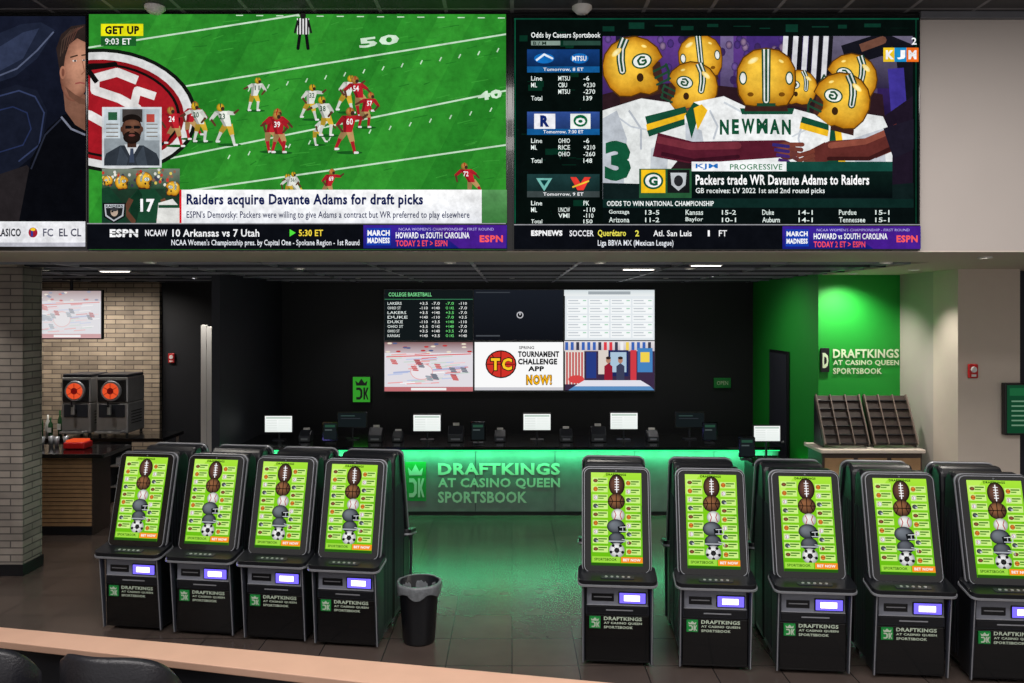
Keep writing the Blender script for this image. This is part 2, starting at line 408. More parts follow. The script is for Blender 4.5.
# ================= BIG VIDEO WALL =================
def panel(name,x0,y0,x1,y1,D,draw,depth=.06,frame=1.5,extra=None,fm=None,mat=None):
    mb=MB(); W=(x1-x0)*D/F; Hh=(y1-y0)*D/F; cx=PX((x0+x1)/2,D); cz=PZ((y0+y1)/2,D)
    f=frame*D/F
    mb.box(-W/2-f,W/2+f,-depth+.02,.0,-Hh/2-f,Hh/2+f,fm or M_gloss,.004)
    c=CV(mb,(x0,y0,x1,y1),0,0,W,Hh,-depth+.016,mat=mat)
    draw(c)
    if extra: extra(mb,W,Hh)
    return mb.build(name,(cx,D,cz))
WHT=(248,248,250);BLK=(6,8,12)
def scrL(c):
    c.rect(-330,18,88,247,(12,14,22))
    c.poly([(-330,18),(-60,18),(-120,222),(-330,222)],(24,30,48))
    c.grad(-60,18,88,222,(22,26,42),(8,9,14))
    c.poly([(0,36),(24,26),(44,24),(58,32),(40,60),(18,78),(0,84)],(30,36,54))
    c.poly([(0,50),(26,34),(42,30),(26,60),(0,74)],(46,54,78)); c.line([(0,78),(20,70),(40,52),(56,34)],1.6,(84,92,116))
    c.poly([(0,92),(20,86),(40,92),(50,112),(44,150),(20,170),(0,176)],(22,26,40)); c.line([(0,98),(22,92),(38,98),(47,114),(42,146),(22,162)],1.5,(50,60,92))
    c.line([(0,112),(16,108),(30,114),(34,130),(26,146),(0,154)],1.3,(36,46,80))
    c.poly([(0,176),(30,166),(50,190),(44,222),(0,222)],(36,32,34))
    c.poly([(22,222),(34,160),(50,130),(66,116),(88,112),(88,222)],(9,10,15))
    c.line([(34,170),(48,136),(64,120)],1.6,(40,44,58))
    c.poly([(66,92),(88,96),(88,132),(78,126),(68,112)],(122,84,68))
    c.gell(79,68,16,35,(196,142,116),(112,70,56),.4,-.1,6)
    c.poly([(62,70),(59,50),(64,36),(74,28),(88,26),(88,44),(80,40),(72,46),(68,58),(66,72)],(44,34,32))
    for q in range(6): c.line([(63+q*2.4,58-q*3),(65+q*3,42-q*2),(74+q*2.4,31-q*.6)],.9,(72+q*3,56,48))
    c.ell(65.5,74,3,6.5,(166,112,90)); c.ell(65.8,74,1.5,4,(120,74,60))
    c.line([(73,59),(80,57)],1.4,(58,42,34)); c.line([(84,57),(88,56.4)],1.3,(58,42,34))
    c.ell(77.3,62.4,2.2,1.0,(216,206,200)); c.ell(77.8,62.4,1.1,1.0,(40,40,44)); c.ell(86.4,61.8,1.6,.9,(216,206,200)); c.ell(86.6,61.8,.9,.9,(40,40,44))
    c.line([(85,62),(87.2,73),(84,76)],1.1,(150,100,80)); c.line([(78,85),(83,84),(87,85)],1.5,(150,80,74))
    c.poly([(68,88),(72,98),(82,105),(88,106),(88,101),(78,96)],(104,70,56))
    c.line([(64,118),(74,130),(88,136)],2.0,(120,124,140))
    c.rect(-330,222,88,247,(236,236,240)); c.rect(-330,243,88,247,(190,190,200))
    c.text(1,229,24,237,'LASICO',(30,30,40),.03)
    c.ell(36,233,4.5,5,(160,30,50)); c.rect(34,230,36,237,(30,60,150)); c.ell(36,230,2.5,1.5,(240,200,40))
    c.text(46,229,56,237,'FC',(90,90,110),.02); c.text(62,229,84,237,'EL CL',(60,60,80),.02)
def scr1(c):
    c.rect(88,16,507,250,(44,136,42))
    for i in range(8):
        x=40+i*70
        c.poly([(x,250),(x+35,250),(x+155,16),(x+120,16)],(38,126,38) if i%2 else (50,146,46))
    for i in range(260):
        x=92+random.random()*410;y=18+random.random()*170; c.line([(x,y),(x+random.uniform(5,18),y-random.uniform(1,4))],.9,random.choice([(56,150,52),(34,118,36),(46,140,44)]))
    for a,b in (((88,50),(300,17)),((88,104),(507,36)),((150,164),(507,92)),((160,196),(507,146))):
        c.line([a,b],1.7,(196,222,196))
    for i in range(14):
        c.line([(238+i*20,17.5+i*.2),(245+i*20,17.5+i*.2)],1,(200,225,200))
        c.line([(250+i*19,93-i*3.0),(252+i*19,89-i*3.0)],1.2,(196,222,196))
        c.line([(230+i*20,160-i*3.6),(232+i*20,156-i*3.6)],1.2,(196,222,196))
    c.text(360,38,400,48,'50',(205,228,205),.04,-7)
    c.text(478,92,502,101,'40',(205,228,205),.04,-8)
    c.ell(112,112,88,61,(18,22,18),8,40); c.ell(112,112,84,57.5,(218,218,218),8,40); c.ell(111,112,76,50,(140,20,28),8,40)
    c.ell(111,112,72,46.5,(20,16,16),8,40); c.ell(111,112,69,44,(160,26,36),8,40)
    c.line([(140,82),(120,74),(98,80),(98,92),(122,100),(140,110),(134,124),(110,126),(92,116)],9,(225,222,220))
    c.line([(158,98),(140,92),(132,128)],8,(225,222,220)); c.line([(134,110),(156,114)],7,(225,222,220))
    c.line([(100,84),(90,70),(118,66)],5,(16,14,14))
    c.rect(104,26,146,38,(236,230,20)); c.text(108,28,142,36.4,'GET UP',(20,20,20),.05)
    c.rect(104,38.5,139,48,(28,90,40)); c.text(108,40.3,134,46.6,'9:03 ET',WHT,.01)
    R=(186,34,46);G=(186,148,96);RH=(190,136,66);W_=(226,228,220);Y=(224,178,40);YP=(214,176,56)
    for i,(x,y,h,t,ln) in enumerate([(256,96,34,'g',.2),(178,128,40,'r',-.2),(192,122,38,'r',.25),(203,124,40,'g',-.25),(230,126,42,'g',-.3),(272,132,44,'r',.3),(281,134,42,'r',-.1),
        (312,104,36,'g',.1),(318,132,30,'g',.6),(328,118,40,'g',-.2),(348,96,38,'g',.2),(361,98,40,'r',-.2),(366,112,36,'r',.3),(349,132,46,'r',.1),
        (300,190,30,'g',-.6),(291,186,26,'g',.3),(330,186,32,'r',.2),(472,182,36,'r',-.35)]):
        if t=='g': player(c,x,y,h,W_,YP,Y,lean=ln,k=i,num=str(11+i*3))
        else: player(c,x,y,h,R,G,RH,lean=ln,k=i,num=str(21+i*3))
    c.line([(302,36),(300,51)],3.2,(18,18,20)); c.line([(308,36),(310,51)],3.2,(18,18,20))
    c.rect(299,21,311,37,(230,230,230))
    for i in range(4): c.rect(300+i*3,21,301.4+i*3,37,(16,16,18))
    c.line([(300,23),(297,35)],2.2,(30,30,30)); c.line([(310,23),(313,35)],2.2,(30,30,30)); c.ell(305,18.6,3,3,(30,28,28))
    c.rect(106,109,165,169,(210,214,218)); c.clip=(108,111,163,167)
    c.grad(108,111,163,167,(170,180,186),(120,128,134)); c.rect(108,111,124,140,(196,206,212)); c.rect(148,111,163,142,(184,194,200)); c.rect(112,114,121,122,(40,90,60)); c.rect(126,111,146,124,(66,60,58))
    for q in range(4): c.line([(110,126+q*4),(122,126+q*4)],1,(120,110,100)); c.line([(150,126+q*4),(161,126+q*4)],1,(120,110,100))
    c.rect(150,116,158,124,(180,70,60))
    c.poly([(106,167),(110,155),(124,147),(147,147),(160,155),(165,167)],(46,52,60)); c.poly([(124,147),(132,160),(130,167),(120,167)],(60,68,78)); c.poly([(147,147),(139,160),(141,167),(151,167)],(60,68,78))
    c.poly([(128,146),(135,160),(143,146)],(206,210,214)); c.poly([(134,150),(137,150),(138,164),(133,164)],(60,70,90))
    c.rect(131,140,140,149,(64,40,32)); c.gell(135.5,131,10,13,(120,80,62),(62,38,30),.1,-.3); c.gell(135.5,139,8.6,6.4,(40,26,22),(22,16,15)); c.ell(135.5,137,3.2,1.2,(130,70,64))
    c.ell(135.5,121.5,9.4,5.4,(26,20,18)); c.gell(135.5,125,7.6,3.6,(116,78,60),(96,62,48)); c.line([(129,129),(134,129)],3,(18,18,20)); c.line([(137.4,129),(142.4,129)],3,(18,18,20)); c.line([(134,129),(137,129)],.8,(18,18,20))
    c.poly([(134.5,130),(137,130),(138.4,134.5),(133,134.5)],(104,68,52)); c.ell(125.6,131,1.4,2.8,(84,54,42)); c.ell(145.4,131,1.4,2.8,(84,54,42))
    c.clip=c.r
    c.clip=(106,170,183,224)
    c.rect(106,170,183,224,(30,54,40)); c.grad(106,170,183,190,(120,130,116),(36,70,48))
    for i in range(50): c.ell(107+random.random()*75,171+random.random()*16,1.5,1.7,random.choice([(190,60,50),(220,220,210),(60,60,80),(210,190,90),(140,100,80)]),n=6)
    c.poly([(134,224),(133,200),(142,190),(158,190),(168,202),(166,224)],(26,68,46)); c.poly([(134,200),(142,190),(146,196),(140,224),(134,224)],(18,50,34)); c.text(144,200,158,213,'17',WHT,.04)
    c.line([(135,200),(129,212),(137,222)],5,(96,62,46)); c.line([(166,200),(171,212),(162,221)],5,(110,72,54)); helmet(c,148,182,8.5,0,1)
    c.poly([(160,224),(162,204),(176,200),(183,208),(183,224)],(220,220,216)); c.rect(162,206,183,209,(26,68,46)); helmet(c,176,190,7.5,12,-1)
    c.poly([(106,190),(113,188),(120,196),(130,208),(130,224),(106,224)],(24,60,42)); helmet(c,126,184,7,-10,1); helmet(c,112,182,5,-10,-1)
    c.poly([(107,204),(130,204),(129,218),(118,224),(108,218)],(16,18,20)); c.poly([(108.6,205.4),(128.4,205.4),(127.4,217),(118,222.4),(109.6,217)],(186,190,196)); c.poly([(110,209),(127,209),(126,216),(118,221),(111,216)],(30,32,34))
    c.ell(118.5,213,3.6,4.4,(190,168,150)); c.ell(118.5,210.4,3.8,2,(60,60,64)); c.rect(115.4,212,117.6,213.4,(10,10,10)); c.text(110,206,127,208.6,'RAIDERS',(20,20,20),.03)
    c.clip=c.r
    c.grad(183,191,482,224,(255,255,255),(235,237,242)); c.grad(482,191,507,224,(90,150,90),(60,120,60)); c.rect(183,191,185,224,(220,30,40))
    c.text(190,195,424,209,'Raiders acquire Davante Adams for draft picks',(20,30,80),.035)
    c.text(190,212,470,221,"ESPN's Demovsky: Packers were willing to give Adams a contract but WR preferred to play elsewhere",(36,44,84),.012)
    c.rect(88,224,507,250,(12,14,20)); c.rect(88,224,507,225,(150,150,155))
    c.text(114,230,142,238,'ESPN',WHT,.05); c.line([(112,234.2),(144,234.2)],.6,(10,12,16)); c.text(149,230.5,171,237,'NCAAW',(235,235,240),.02)
    c.text(176,230,262,237.6,'10 Arkansas vs 7 Utah',WHT,.02); c.poly([(292,230),(298,233.6),(292,237.4)],(80,220,60)); c.text(301,230.5,325,237,'5:30 ET',(250,220,70),.02)
    c.text(175,240.2,361,247.8,"NCAA Women's Championship pres. by Capital One - Spokane Region - 1st Round",(235,238,245),.012)
    c.grad(365,226,507,249,(60,34,150),(20,30,120)); c.poly([(430,226),(507,226),(507,249),(460,249)],(70,30,140))
    c.rect(368,229,392,246,(20,60,170)); c.text(369,231,391,236.6,'MARCH',WHT,.04); c.text(369,238.4,391,244,'MADNESS',WHT,.04)
    c.text(400,228.6,494,231.4,"NCAA WOMEN'S CHAMPIONSHIP - FIRST ROUND",(190,180,240),0)
    c.text(397,233,470,239.2,'HOWARD vs SOUTH CAROLINA',(250,250,255),.02); c.text(397,241,448,247,'TODAY 2 ET > ESPN',(250,80,90),.02); c.text(480,236,503,243,'ESPN',(250,90,90),.04)
def scr2(c):
    c.rect(513,20,917,250,(6,14,12))
    for i in range(40):
        x=514+random.random()*88;y=22+random.random()*200
        c.rect(x,y,x+random.choice([1,8,14]),y+random.choice([.6,6]),(8,46,32))
    c.rect(513,20,917,21.4,(10,70,50)); c.rect(514.5,20,515.6,224,(12,84,58)); c.rect(913,20,914,224,(10,60,42))
    for i in range(12): c.rect(602+i*26,24+random.random()*8,602+i*26+random.uniform(4,20),25+random.random()*9,(12,50,38))
    c.text(531,34,600,41,'Odds by Caesars Sportsbook',(245,250,248),.015); c.rect(531,42.5,560,47,(130,150,140)); c.rect(563,42.5,600,47,(40,70,60)); c.text(533,43.2,546,46.6,'B / M',(20,40,30),.02)
    def blk(y,tint,lg,rows,sub):
        c.grad(527,y,599,y+22,tint,tuple(int(v*.55) for v in tint))
        if lg==0:
            c.ell(544,y+9,10,5,(20,110,190)); c.line([(536,y+11),(544,y+5),(552,y+9)],2,(230,240,250)); c.ell(579,y+9,9,5,(20,110,190)); c.text(572,y+6.5,586,y+11.5,'MTSU',WHT,.03)
        elif lg==1:
            c.rect(534,y+2,555,y+17,(240,240,245)); c.text(540,y+3.5,549,y+15,'R',(20,40,110),.06); c.rect(570,y+2,590,y+17,(235,240,235)); c.ell(580,y+9,7,6,(10,100,60)); c.text(575,y+6,585,y+13,'O',WHT,.06)
        else:
            c.poly([(536,y+4),(552,y+4),(544,y+17)],(120,190,180)); c.poly([(540,y+6),(548,y+6),(544,y+12)],(10,60,60)); c.poly([(570,y+3),(576,y+3),(580,y+9),(584,y+3),(590,y+3),(583,y+16),(577,y+16)],(230,60,50)); c.line([(572,y+13),(588,y+7)],1.6,(240,200,60))
        c.rect(527,y+17,599,y+23,(20,90,150) if lg<2 else (60,70,70)); c.text(543,y+18.2,583,y+22,sub,WHT,.01)
        for j,r in enumerate(rows):
            yy=y+26.5+j*6.6
            for (x0,x1),t in zip(((531,542),(558,572),(583,596)),r):
                if t:
                    w=min(x1-x0,len(t)*2.9); c.text(x0,yy,x0+max(w,3),yy+4.6,t,(235,245,240),.01)
    blk(51,(20,60,120),0,[('Line','MTSU','-6'),('ML','CBU','+230'),('','MTSU','-270'),('Total','','139')],'Tomorrow, 8 ET')
    blk(113,(50,80,150),1,[('Line','OHIO','-6'),('ML','RICE','+210'),('','OHIO','-260'),('Total','','148')],'Tomorrow, 7:30 ET')
    blk(175,(30,60,60),2,[('Line','','PK'),('ML','UNCW','-110')],'Tomorrow, 9 ET')
    c.text(558,214,569,218.4,'VMI',(235,245,240),.01); c.text(583,214,593,218.4,'-110',(235,245,240),.01)
    c.text(531,220,542,224,'Total',(235,245,240),.01); c.text(583,220,592,224,'150',(235,245,240),.01)
    c.clip=(602,38,910,200)
    c.rect(602,38,910,200,(46,30,80))
    for i in range(24):
        x=602+i*13; c.grad(x,38,min(910,x+13),120,random.choice([(96,60,140),(40,28,70),(110,84,156),(30,24,50),(70,46,120),(120,104,150)]),(30,20,54))
    for i in range(90): c.gell(604+random.random()*300,40+random.random()*44,3.5,4.5,random.choice([(110,84,150),(60,40,90),(150,124,150),(80,54,130)]),(50,34,84),n=8)
    c.grad(810,38,910,90,(104,98,120),(44,36,64))
    for i in range(5): c.line([(784+i*10,38),(781+i*10,84)],5,(216,216,220)); c.line([(789+i*10,38),(786+i*10,84)],4,(20,20,24))
    c.line([(842,58),(880,46),(904,56),(912,120)],22,(20,20,28)); c.line([(893,70),(899,150)],16,(60,50,140)); c.line([(858,50),(880,42)],8,(110,72,58))
    c.poly([(878,120),(912,96),(912,200),(860,200)],(30,22,36))
    c.poly([(602,96),(640,86),(690,84),(760,92),(820,84),(880,96),(890,200),(602,200)],(44,26,32))
    helmet(c,699,60,23,-6,1,True); helmet(c,797,90,18,10,-1); helmet(c,690,90,26,14,-1)
    c.line([(668,118),(694,113),(722,122)],10,(78,42,38)); c.line([(668,115),(694,110),(716,116)],3,(118,68,56))
    c.poly([(602,112),(640,100),(668,104),(684,124),(686,150),(668,172),(664,200),(602,200)],(228,231,230))
    c.poly([(602,120),(616,112),(626,140),(622,200),(602,200)],(188,194,202)); c.poly([(650,150),(668,140),(664,200),(648,200)],(196,202,208)); c.line([(628,112),(640,130),(640,150)],2,(180,186,194)); c.line([(616,118),(630,128),(650,132)],1.6,(192,198,206)); c.text(604,142,630,182,'3',(20,84,56),.06)
    c.poly([(644,118),(684,108),(686,114),(646,126)],(22,76,54)); c.poly([(645,126),(686,114),(687,119),(646,132)],(240,188,36)); c.poly([(646,132),(687,119),(687,125),(648,138)],(22,76,54))
    helmet(c,633,70,31,-14,1)
    c.poly([(812,128),(842,112),(880,118),(890,140),(888,200),(806,200)],(230,232,232)); c.poly([(850,140),(880,130),(886,200),(856,200)],(194,198,206))
    c.poly([(820,134),(832,128),(840,200),(826,200)],(22,76,54)); c.poly([(832,130),(838,128),(848,200),(840,200)],(240,188,36))
    helmet(c,848,82,26,18,-1); helmet(c,838,104,29,14,-1)
    c.poly([(692,104),(722,98),(752,112),(790,110),(812,116),(828,128),(826,150),(806,172),(800,200),(704,200),(702,160),(684,140),(683,118)],(238,240,240))
    c.poly([(716,178),(728,166),(770,168),(800,184),(800,200),(712,200)],(206,210,216)); c.poly([(684,124),(700,132),(706,166),(702,160),(684,140)],(194,200,208)); c.line([(708,112),(716,128),(712,140)],2,(190,196,204)); c.line([(800,124),(796,140),(800,156)],2,(190,196,204)); c.line([(730,142),(756,146),(780,142)],1.8,(200,206,212))
    c.line([(722,104),(744,116)],2,(200,206,212)); c.line([(806,130),(790,138)],1.6,(200,206,212))
    c.poly([(800,118),(826,126),(826,132),(798,124)],(22,76,54)); c.poly([(798,124),(826,132),(825,138),(797,130)],(240,188,36))
    c.poly([(684,116),(692,104),(700,108),(690,140)],(22,76,54)); c.poly([(692,110),(700,106),(706,112),(696,132)],(240,188,36))
    c.poly([(738,110),(792,110),(790,116),(740,116)],(22,76,54))
    helmet(c,764,82,31,0,1,True)
    for i,ch in enumerate('NEWMAN'):
        wd=[10,8,14,12,11,10][i]; x=[718,730,739.5,754.5,767.5,779.5][i]; c.text(x,120+abs(i-2.5)*.5,x+wd-1,135+abs(i-2.5)*.5,ch,(20,78,52),.05)
    c.line([(654,146),(690,154),(736,152),(782,150)],24,(86,28,44),17); c.line([(656,141),(690,148),(736,147)],7,(116,46,58)); c.line([(660,155),(692,162),(736,158)],4,(58,18,32))
    c.gell(784,152,11,9,(134,74,60),(80,38,34),-.2,-.3,20)
    for i in range(4): c.line([(784+i*2,146+i*4),(800-i*1.2,146+i*5.2)],4.2,(118-i*8,62-i*4,50))
    for i in range(4): c.line([(770+i*2,146+i*5),(786,148+i*5)],3.2,(50+i*8,40,110))
    c.line([(898,136),(868,150),(826,152),(808,160)],24,(96,44,40),16); c.line([(890,131),(862,143),(828,147)],6,(138,74,60)); c.line([(896,146),(866,160),(826,160)],4,(60,26,26))
    for i in range(4): c.line([(812,152+i*4.4),(796+i*1.4,157+i*4.6)],4.0,(120-i*6,60,48))
    c.poly([(880,130),(912,120),(912,150),(890,160)],(30,26,40))
    c.poly([(602,184),(602,200),(910,200),(910,184),(840,190)],(16,30,30))
    c.clip=c.r
    c.rect(880,50,915,64,(20,22,30)); c.rect(880,50,891,64,(240,200,40)); c.rect(891,50,903,64,(30,140,200)); c.rect(903,50,915,64,(240,110,30))
    for i,ch in enumerate('KJM'): c.text(882.5+i*11.2,52.5,890.5+i*11.2,61.5,ch,WHT,.05)
    c.text(908,40,913,47,'2',WHT,.02)
    c.rect(638,170,690,199,(40,90,56)); c.grad(690,172,889,199,(12,30,26),(6,12,14)); c.rect(690,163,784,172.5,(245,247,248)); c.rect(784,163,889,172.5,(20,70,60))
    c.text(694,165,716,171,'KJM',(30,110,190),.02); c.text(728,165.4,780,171,'PROGRESSIVE',(20,120,70),.01)
    c.rect(640,171,664,194,(246,196,30)); c.ell(652,182,10,8.5,(20,84,56)); c.ell(652,182,8,6.5,WHT); c.text(647.5,177.5,656.5,187,'G',(20,84,56),.06)
    c.rect(666,171,688,194,(24,26,28)); c.poly([(669,174),(685,174),(684,186),(677,192),(670,186)],(190,194,198)); c.ell(677,182,4.5,5.5,(40,40,44))
    c.text(694,176,866,186,'Packers trade WR Davante Adams to Raiders',(255,255,255),.025); c.text(694,189,822,195.8,'GB receives: LV 2022 1st and 2nd round picks',(236,242,240),.012)
    c.rect(602,200,910,225,(8,16,16)); c.rect(602,200,910,208.6,(14,40,36)); c.text(606,202,712,207,'ODDS TO WIN NATIONAL CHAMPIONSHIP',(245,250,248),.02)
    for i,(a,b,d,e) in enumerate([('Gonzaga','13-5','Arizona','11-2'),('Kansas','15-2','Baylor','10-1'),('Duke','14-1','Auburn','14-1'),('Purdue','15-1','Tennessee','15-1')]):
        x=608+i*76; w=lambda t:len(t)*2.9
        c.text(x,210.6,x+w(a),215.8,a,(230,242,236),.01); c.text(x+36,211,x+50,215.6,b,(230,242,236),.01); c.text(x,218,x+w(d),223.2,d,(230,242,236),.01); c.text(x+36,218.4,x+50,223,e,(230,242,236),.01)
    c.rect(513,225,917,250,(12,14,20)); c.rect(513,225,917,226,(150,150,155))
    c.text(531,231,562,236.6,'ESPNEWS',WHT,.05); c.text(569,231,593,237,'SOCCER',(235,235,240),.02)
    c.text(597,230.4,625,238,'Querétaro',(240,230,90),.02); c.text(634,231,638,237,'2',(240,230,90),.02); c.text(652,231,690,237,'Atl. San Luis',WHT,.015); c.text(706,231,708,237,'1',WHT); c.text(717,231,725,237,'FT',WHT,.01)
    c.text(597,240.6,672,248,'Liga BBVA MX (Mexican League)',(235,238,245),.012)
    c.grad(780,227,917,249.5,(60,34,150),(20,30,120)); c.poly([(840,227),(917,227),(917,249.5),(870,249.5)],(70,30,140))
    c.rect(783,230,806,247,(20,60,170)); c.text(784,232,805,237,'MARCH',WHT,.04); c.text(784,239.2,805,244.4,'MADNESS',WHT,.04)
    c.text(814,229.4,906,232,"NCAA WOMEN'S CHAMPIONSHIP - FIRST ROUND",(190,180,240),0)
    c.text(811,234,884,240,'HOWARD vs SOUTH CAROLINA',(250,250,255),.02); c.text(811,242,862,248,'TODAY 2 ET > ESPN',(250,80,90),.02); c.text(893,236,914,243,'ESPN',(250,90,90),.04)
panel('video_wall_display',-330,18,88,247,VD,scrL,mat=M_scrv)
panel('video_wall_display',91.5,16,506,250,VD,scr1,mat=M_scrv)
panel('video_wall_display',514,20,916.5,249.5,VD,scr2,mat=M_scrv)
simple('video_wall_frame',lambda m:(m.box(PX(-335,VD),PX(918,VD),VD-.03,VD-.001,PZ(251,VD),PZ(14,VD),M_gloss)))

# ================= BACK WALL TVs =================
def hockey(c,x0,y0,x1,y1,sd=1,pale=0):
    rn=random.Random(sd)
    w=x1-x0;h=y1-y0
    P=lambda t:tuple(int(v+(226-v)*pale) for v in t)
    c.rect(x0,y0,x1,y1,P((224,220,226))); c.grad(x0,y0,x1,y0+h*.22,P((130,96,96)),P((200,184,190)))
    for i in range(18): c.ell(x0+w*(.03+.94*rn.random()),y0+h*rn.random()*.2+h*.02,w*.03,h*.02,P(rn.choice([(190,60,60),(90,100,140),(230,220,200)])),n=6)
    for i in range(50):
        px=x0+w*(.01+.8*rn.random());py=y0+h*(.25+.62*rn.random()); c.line([(px,py),(px+w*.17,py-h*.02)],h*.02,P(rn.choice([(236,160,160),(240,200,204),(190,200,230),(250,246,248),(220,130,134),(200,214,206)])))
    c.line([(x0+w*.02,y0+h*.3),(x0+w*.98,y0+h*.24)],h*.02,P((220,100,100)))
    c.line([(x0+w*.1,y0+h*.62),(x0+w*.9,y0+h*.52)],h*.03,P((170,180,216)))
    c.ell(x0+w*.42,y0+h*.6,w*.13,h*.17,P((230,180,180))); c.ell(x0+w*.42,y0+h*.6,w*.12,h*.15,P((234,228,232)))
    for i in range(12):
        px=x0+w*(.08+.84*rn.random());py=y0+h*(.32+.45*rn.random());cc=P(rn.choice([(176,90,94),(120,124,136),(206,110,110),(150,160,170)]))
        for q in range(3): c.line([(px-w*.03+q*w*.01,py-h*.05+q*h*.035),(px+w*.03+q*w*.01,py-h*.04+q*h*.035)],h*.03,cc)
    c.rect(x0,y0+h*.91,x1,y1,P((190,110,114))); c.rect(x0+w*.3,y0+h*.93,x0+w*.7,y0+h*.98,(240,240,240))
def tvA(c):
    c.rect(385,290,473,340,(18,24,26)); c.text(389,292.5,432,296.5,'COLLEGE BASKETBALL',(120,210,140),.02); c.rect(385,299,473,299.6,(60,130,90))
    for i in range(8):
        y=302+i*4.6
        c.text(388,y,400+random.random()*8,y+2.8,random.choice(['LAKERS','DUKE','BAYLOR','KANSAS','OHIO ST']),(220,228,225),.01)
        for x in (420,432,446,459): c.text(x,y,x+8,y+2.8,random.choice(['-110','+140','+3.5','-7.0','O 142']),(230,232,230) if x!=446 else (110,220,120),.01)
def tvB(c):
    c.grad(474,290,563,340,(26,30,38),(16,18,24)); c.ell(520,315,3.4,3.4,(190,190,195)); c.ell(520,315,2.4,2.4,(16,18,22)); c.rect(519.3,312,520.6,315,(190,190,195)); c.rect(476,335,500,336.4,(70,74,80)); c.rect(476,292,510,293,(60,64,70))
def tvC(c):
    c.rect(564,290,654,340,(226,232,236)); c.grad(564,290,654,296,(210,220,224),(236,240,240)); c.rect(588,291.5,630,294.5,(160,168,174))
    for i in range(4):
        for j in range(5):
            x=567+i*21.7;y=299+j*8
            c.rect(x,y,x+20,y+6.6,(246,249,250)); c.rect(x+1,y+1,x+11,y+2.2,(196,202,208)); c.rect(x+1,y+3.8,x+13,y+5,(206,212,216)); c.rect(x+15.6,y+1,x+19,y+2.2,(170,210,186))
def tvD(c): hockey(c,385,342,473,391)
def tvE(c):
    c.rect(474,342,563,390,(250,250,250)); c.ell(501,364,15.5,14,(30,20,20)); c.ell(501,364,14.2,12.8,(206,50,40))
    c.line([(487,364),(515,364)],.8,(40,10,10)); c.line([(501,351),(501,377)],.8,(40,10,10)); c.line([(492,354),(497,364),(492,374)],.8,(40,10,10))
    c.text(490,357,501,371,'T',(20,20,24),.1); c.text(501,357,513,371,'C',(20,20,24),.08); c.text(491,358,500,370,'T',(250,200,40),.04); c.text(502,358,512,370,'C',(250,200,40),.04)
    c.text(519,346,534,349,'SPRING',(60,60,60),.02); c.text(518,351,559,357,'TOURNAMENT',(20,20,24),.05); c.text(518,358.4,557,364.4,'CHALLENGE',(20,20,24),.05); c.text(528,366,544,371,'APP',(20,20,24),.05)
    c.text(526,374,552,385,'NOW!',(30,26,20),.09); c.text(526.6,374.6,551.4,384.4,'NOW!',(246,180,20),.03)
    c.rect(474,387,563,390,(200,200,206))
def tvF(c):
    c.rect(564,341,654,390,(60,44,70)); c.grad(564,341,654,351,(230,226,228),(200,190,196))
    for q in range(16): c.rect(565+q*5.5,342,568+q*5.5,350,random.choice([(220,60,70),(60,100,180),(240,210,90),(240,240,240),(60,60,80)]))
    c.rect(564,350,584,384,(224,216,210)); c.rect(586,352,596,378,(40,60,130)); c.rect(598,350,610,374,(220,210,200)); c.rect(608,350,628,376,(30,40,90)); c.rect(610,352,626,372,(170,196,216)); c.rect(630,350,636,382,(206,60,70)); c.rect(637,348,652,372,(70,130,190))
    for q in range(6): c.rect(566+q*3,352,567.6+q*3,384,(190,60,60))
    for x,cc in ((608,(150,30,50)),(620,(60,64,90))):
        c.poly([(x-4,380),(x-4,366),(x,363),(x+4,366),(x+4,380)],cc); c.ell(x,360,2.4,3.2,(180,130,106)); c.ell(x,357.8,2.5,1.5,(50,34,28))
    c.ell(576,379,8,4,(214,70,70)); c.poly([(584,380),(640,380),(650,386),(574,386)],(225,225,235)); c.poly([(574,386),(650,386),(654,390),(568,390)],(90,140,190)); c.rect(640,352,649,362,(240,210,80))
def wraptv(fn,r):
    def g(c):
        c.rect(r[0],r[1],r[2],r[3],(10,12,14)); fn(c)
    return g
for (a,b,c_,d,fn) in [(385,290,473,340,tvA),(474.8,290,563,340,tvB),(564.8,290,654,340,tvC),(385,341.8,473,391,tvD),(474.8,341.8,563,391,tvE),(564.8,341.8,654,391,tvF)]:
    panel('wall_television',a,b,c_,d,BD-.04,wraptv(fn,(a,b,c_,d)),.07,.8,fm=M_grey)
TD=13.0
def mount(m,W,Hh):
    m.cyl((0,.06,0),(0,.06,3.74-PZ(314.5,TD)),.025,.025,M_dgrey); m.box(-.12,.12,0,.1,-.2,.05,M_dgrey,.01); m.box(-.1,.1,-.04,.16,3.72-PZ(314.5,TD),3.75-PZ(314.5,TD),M_dgrey)
panel('bar_television',36,291,103,338,TD,lambda c:hockey(c,36,291,103,338,4,.45),.08,1.2,extra=mount)

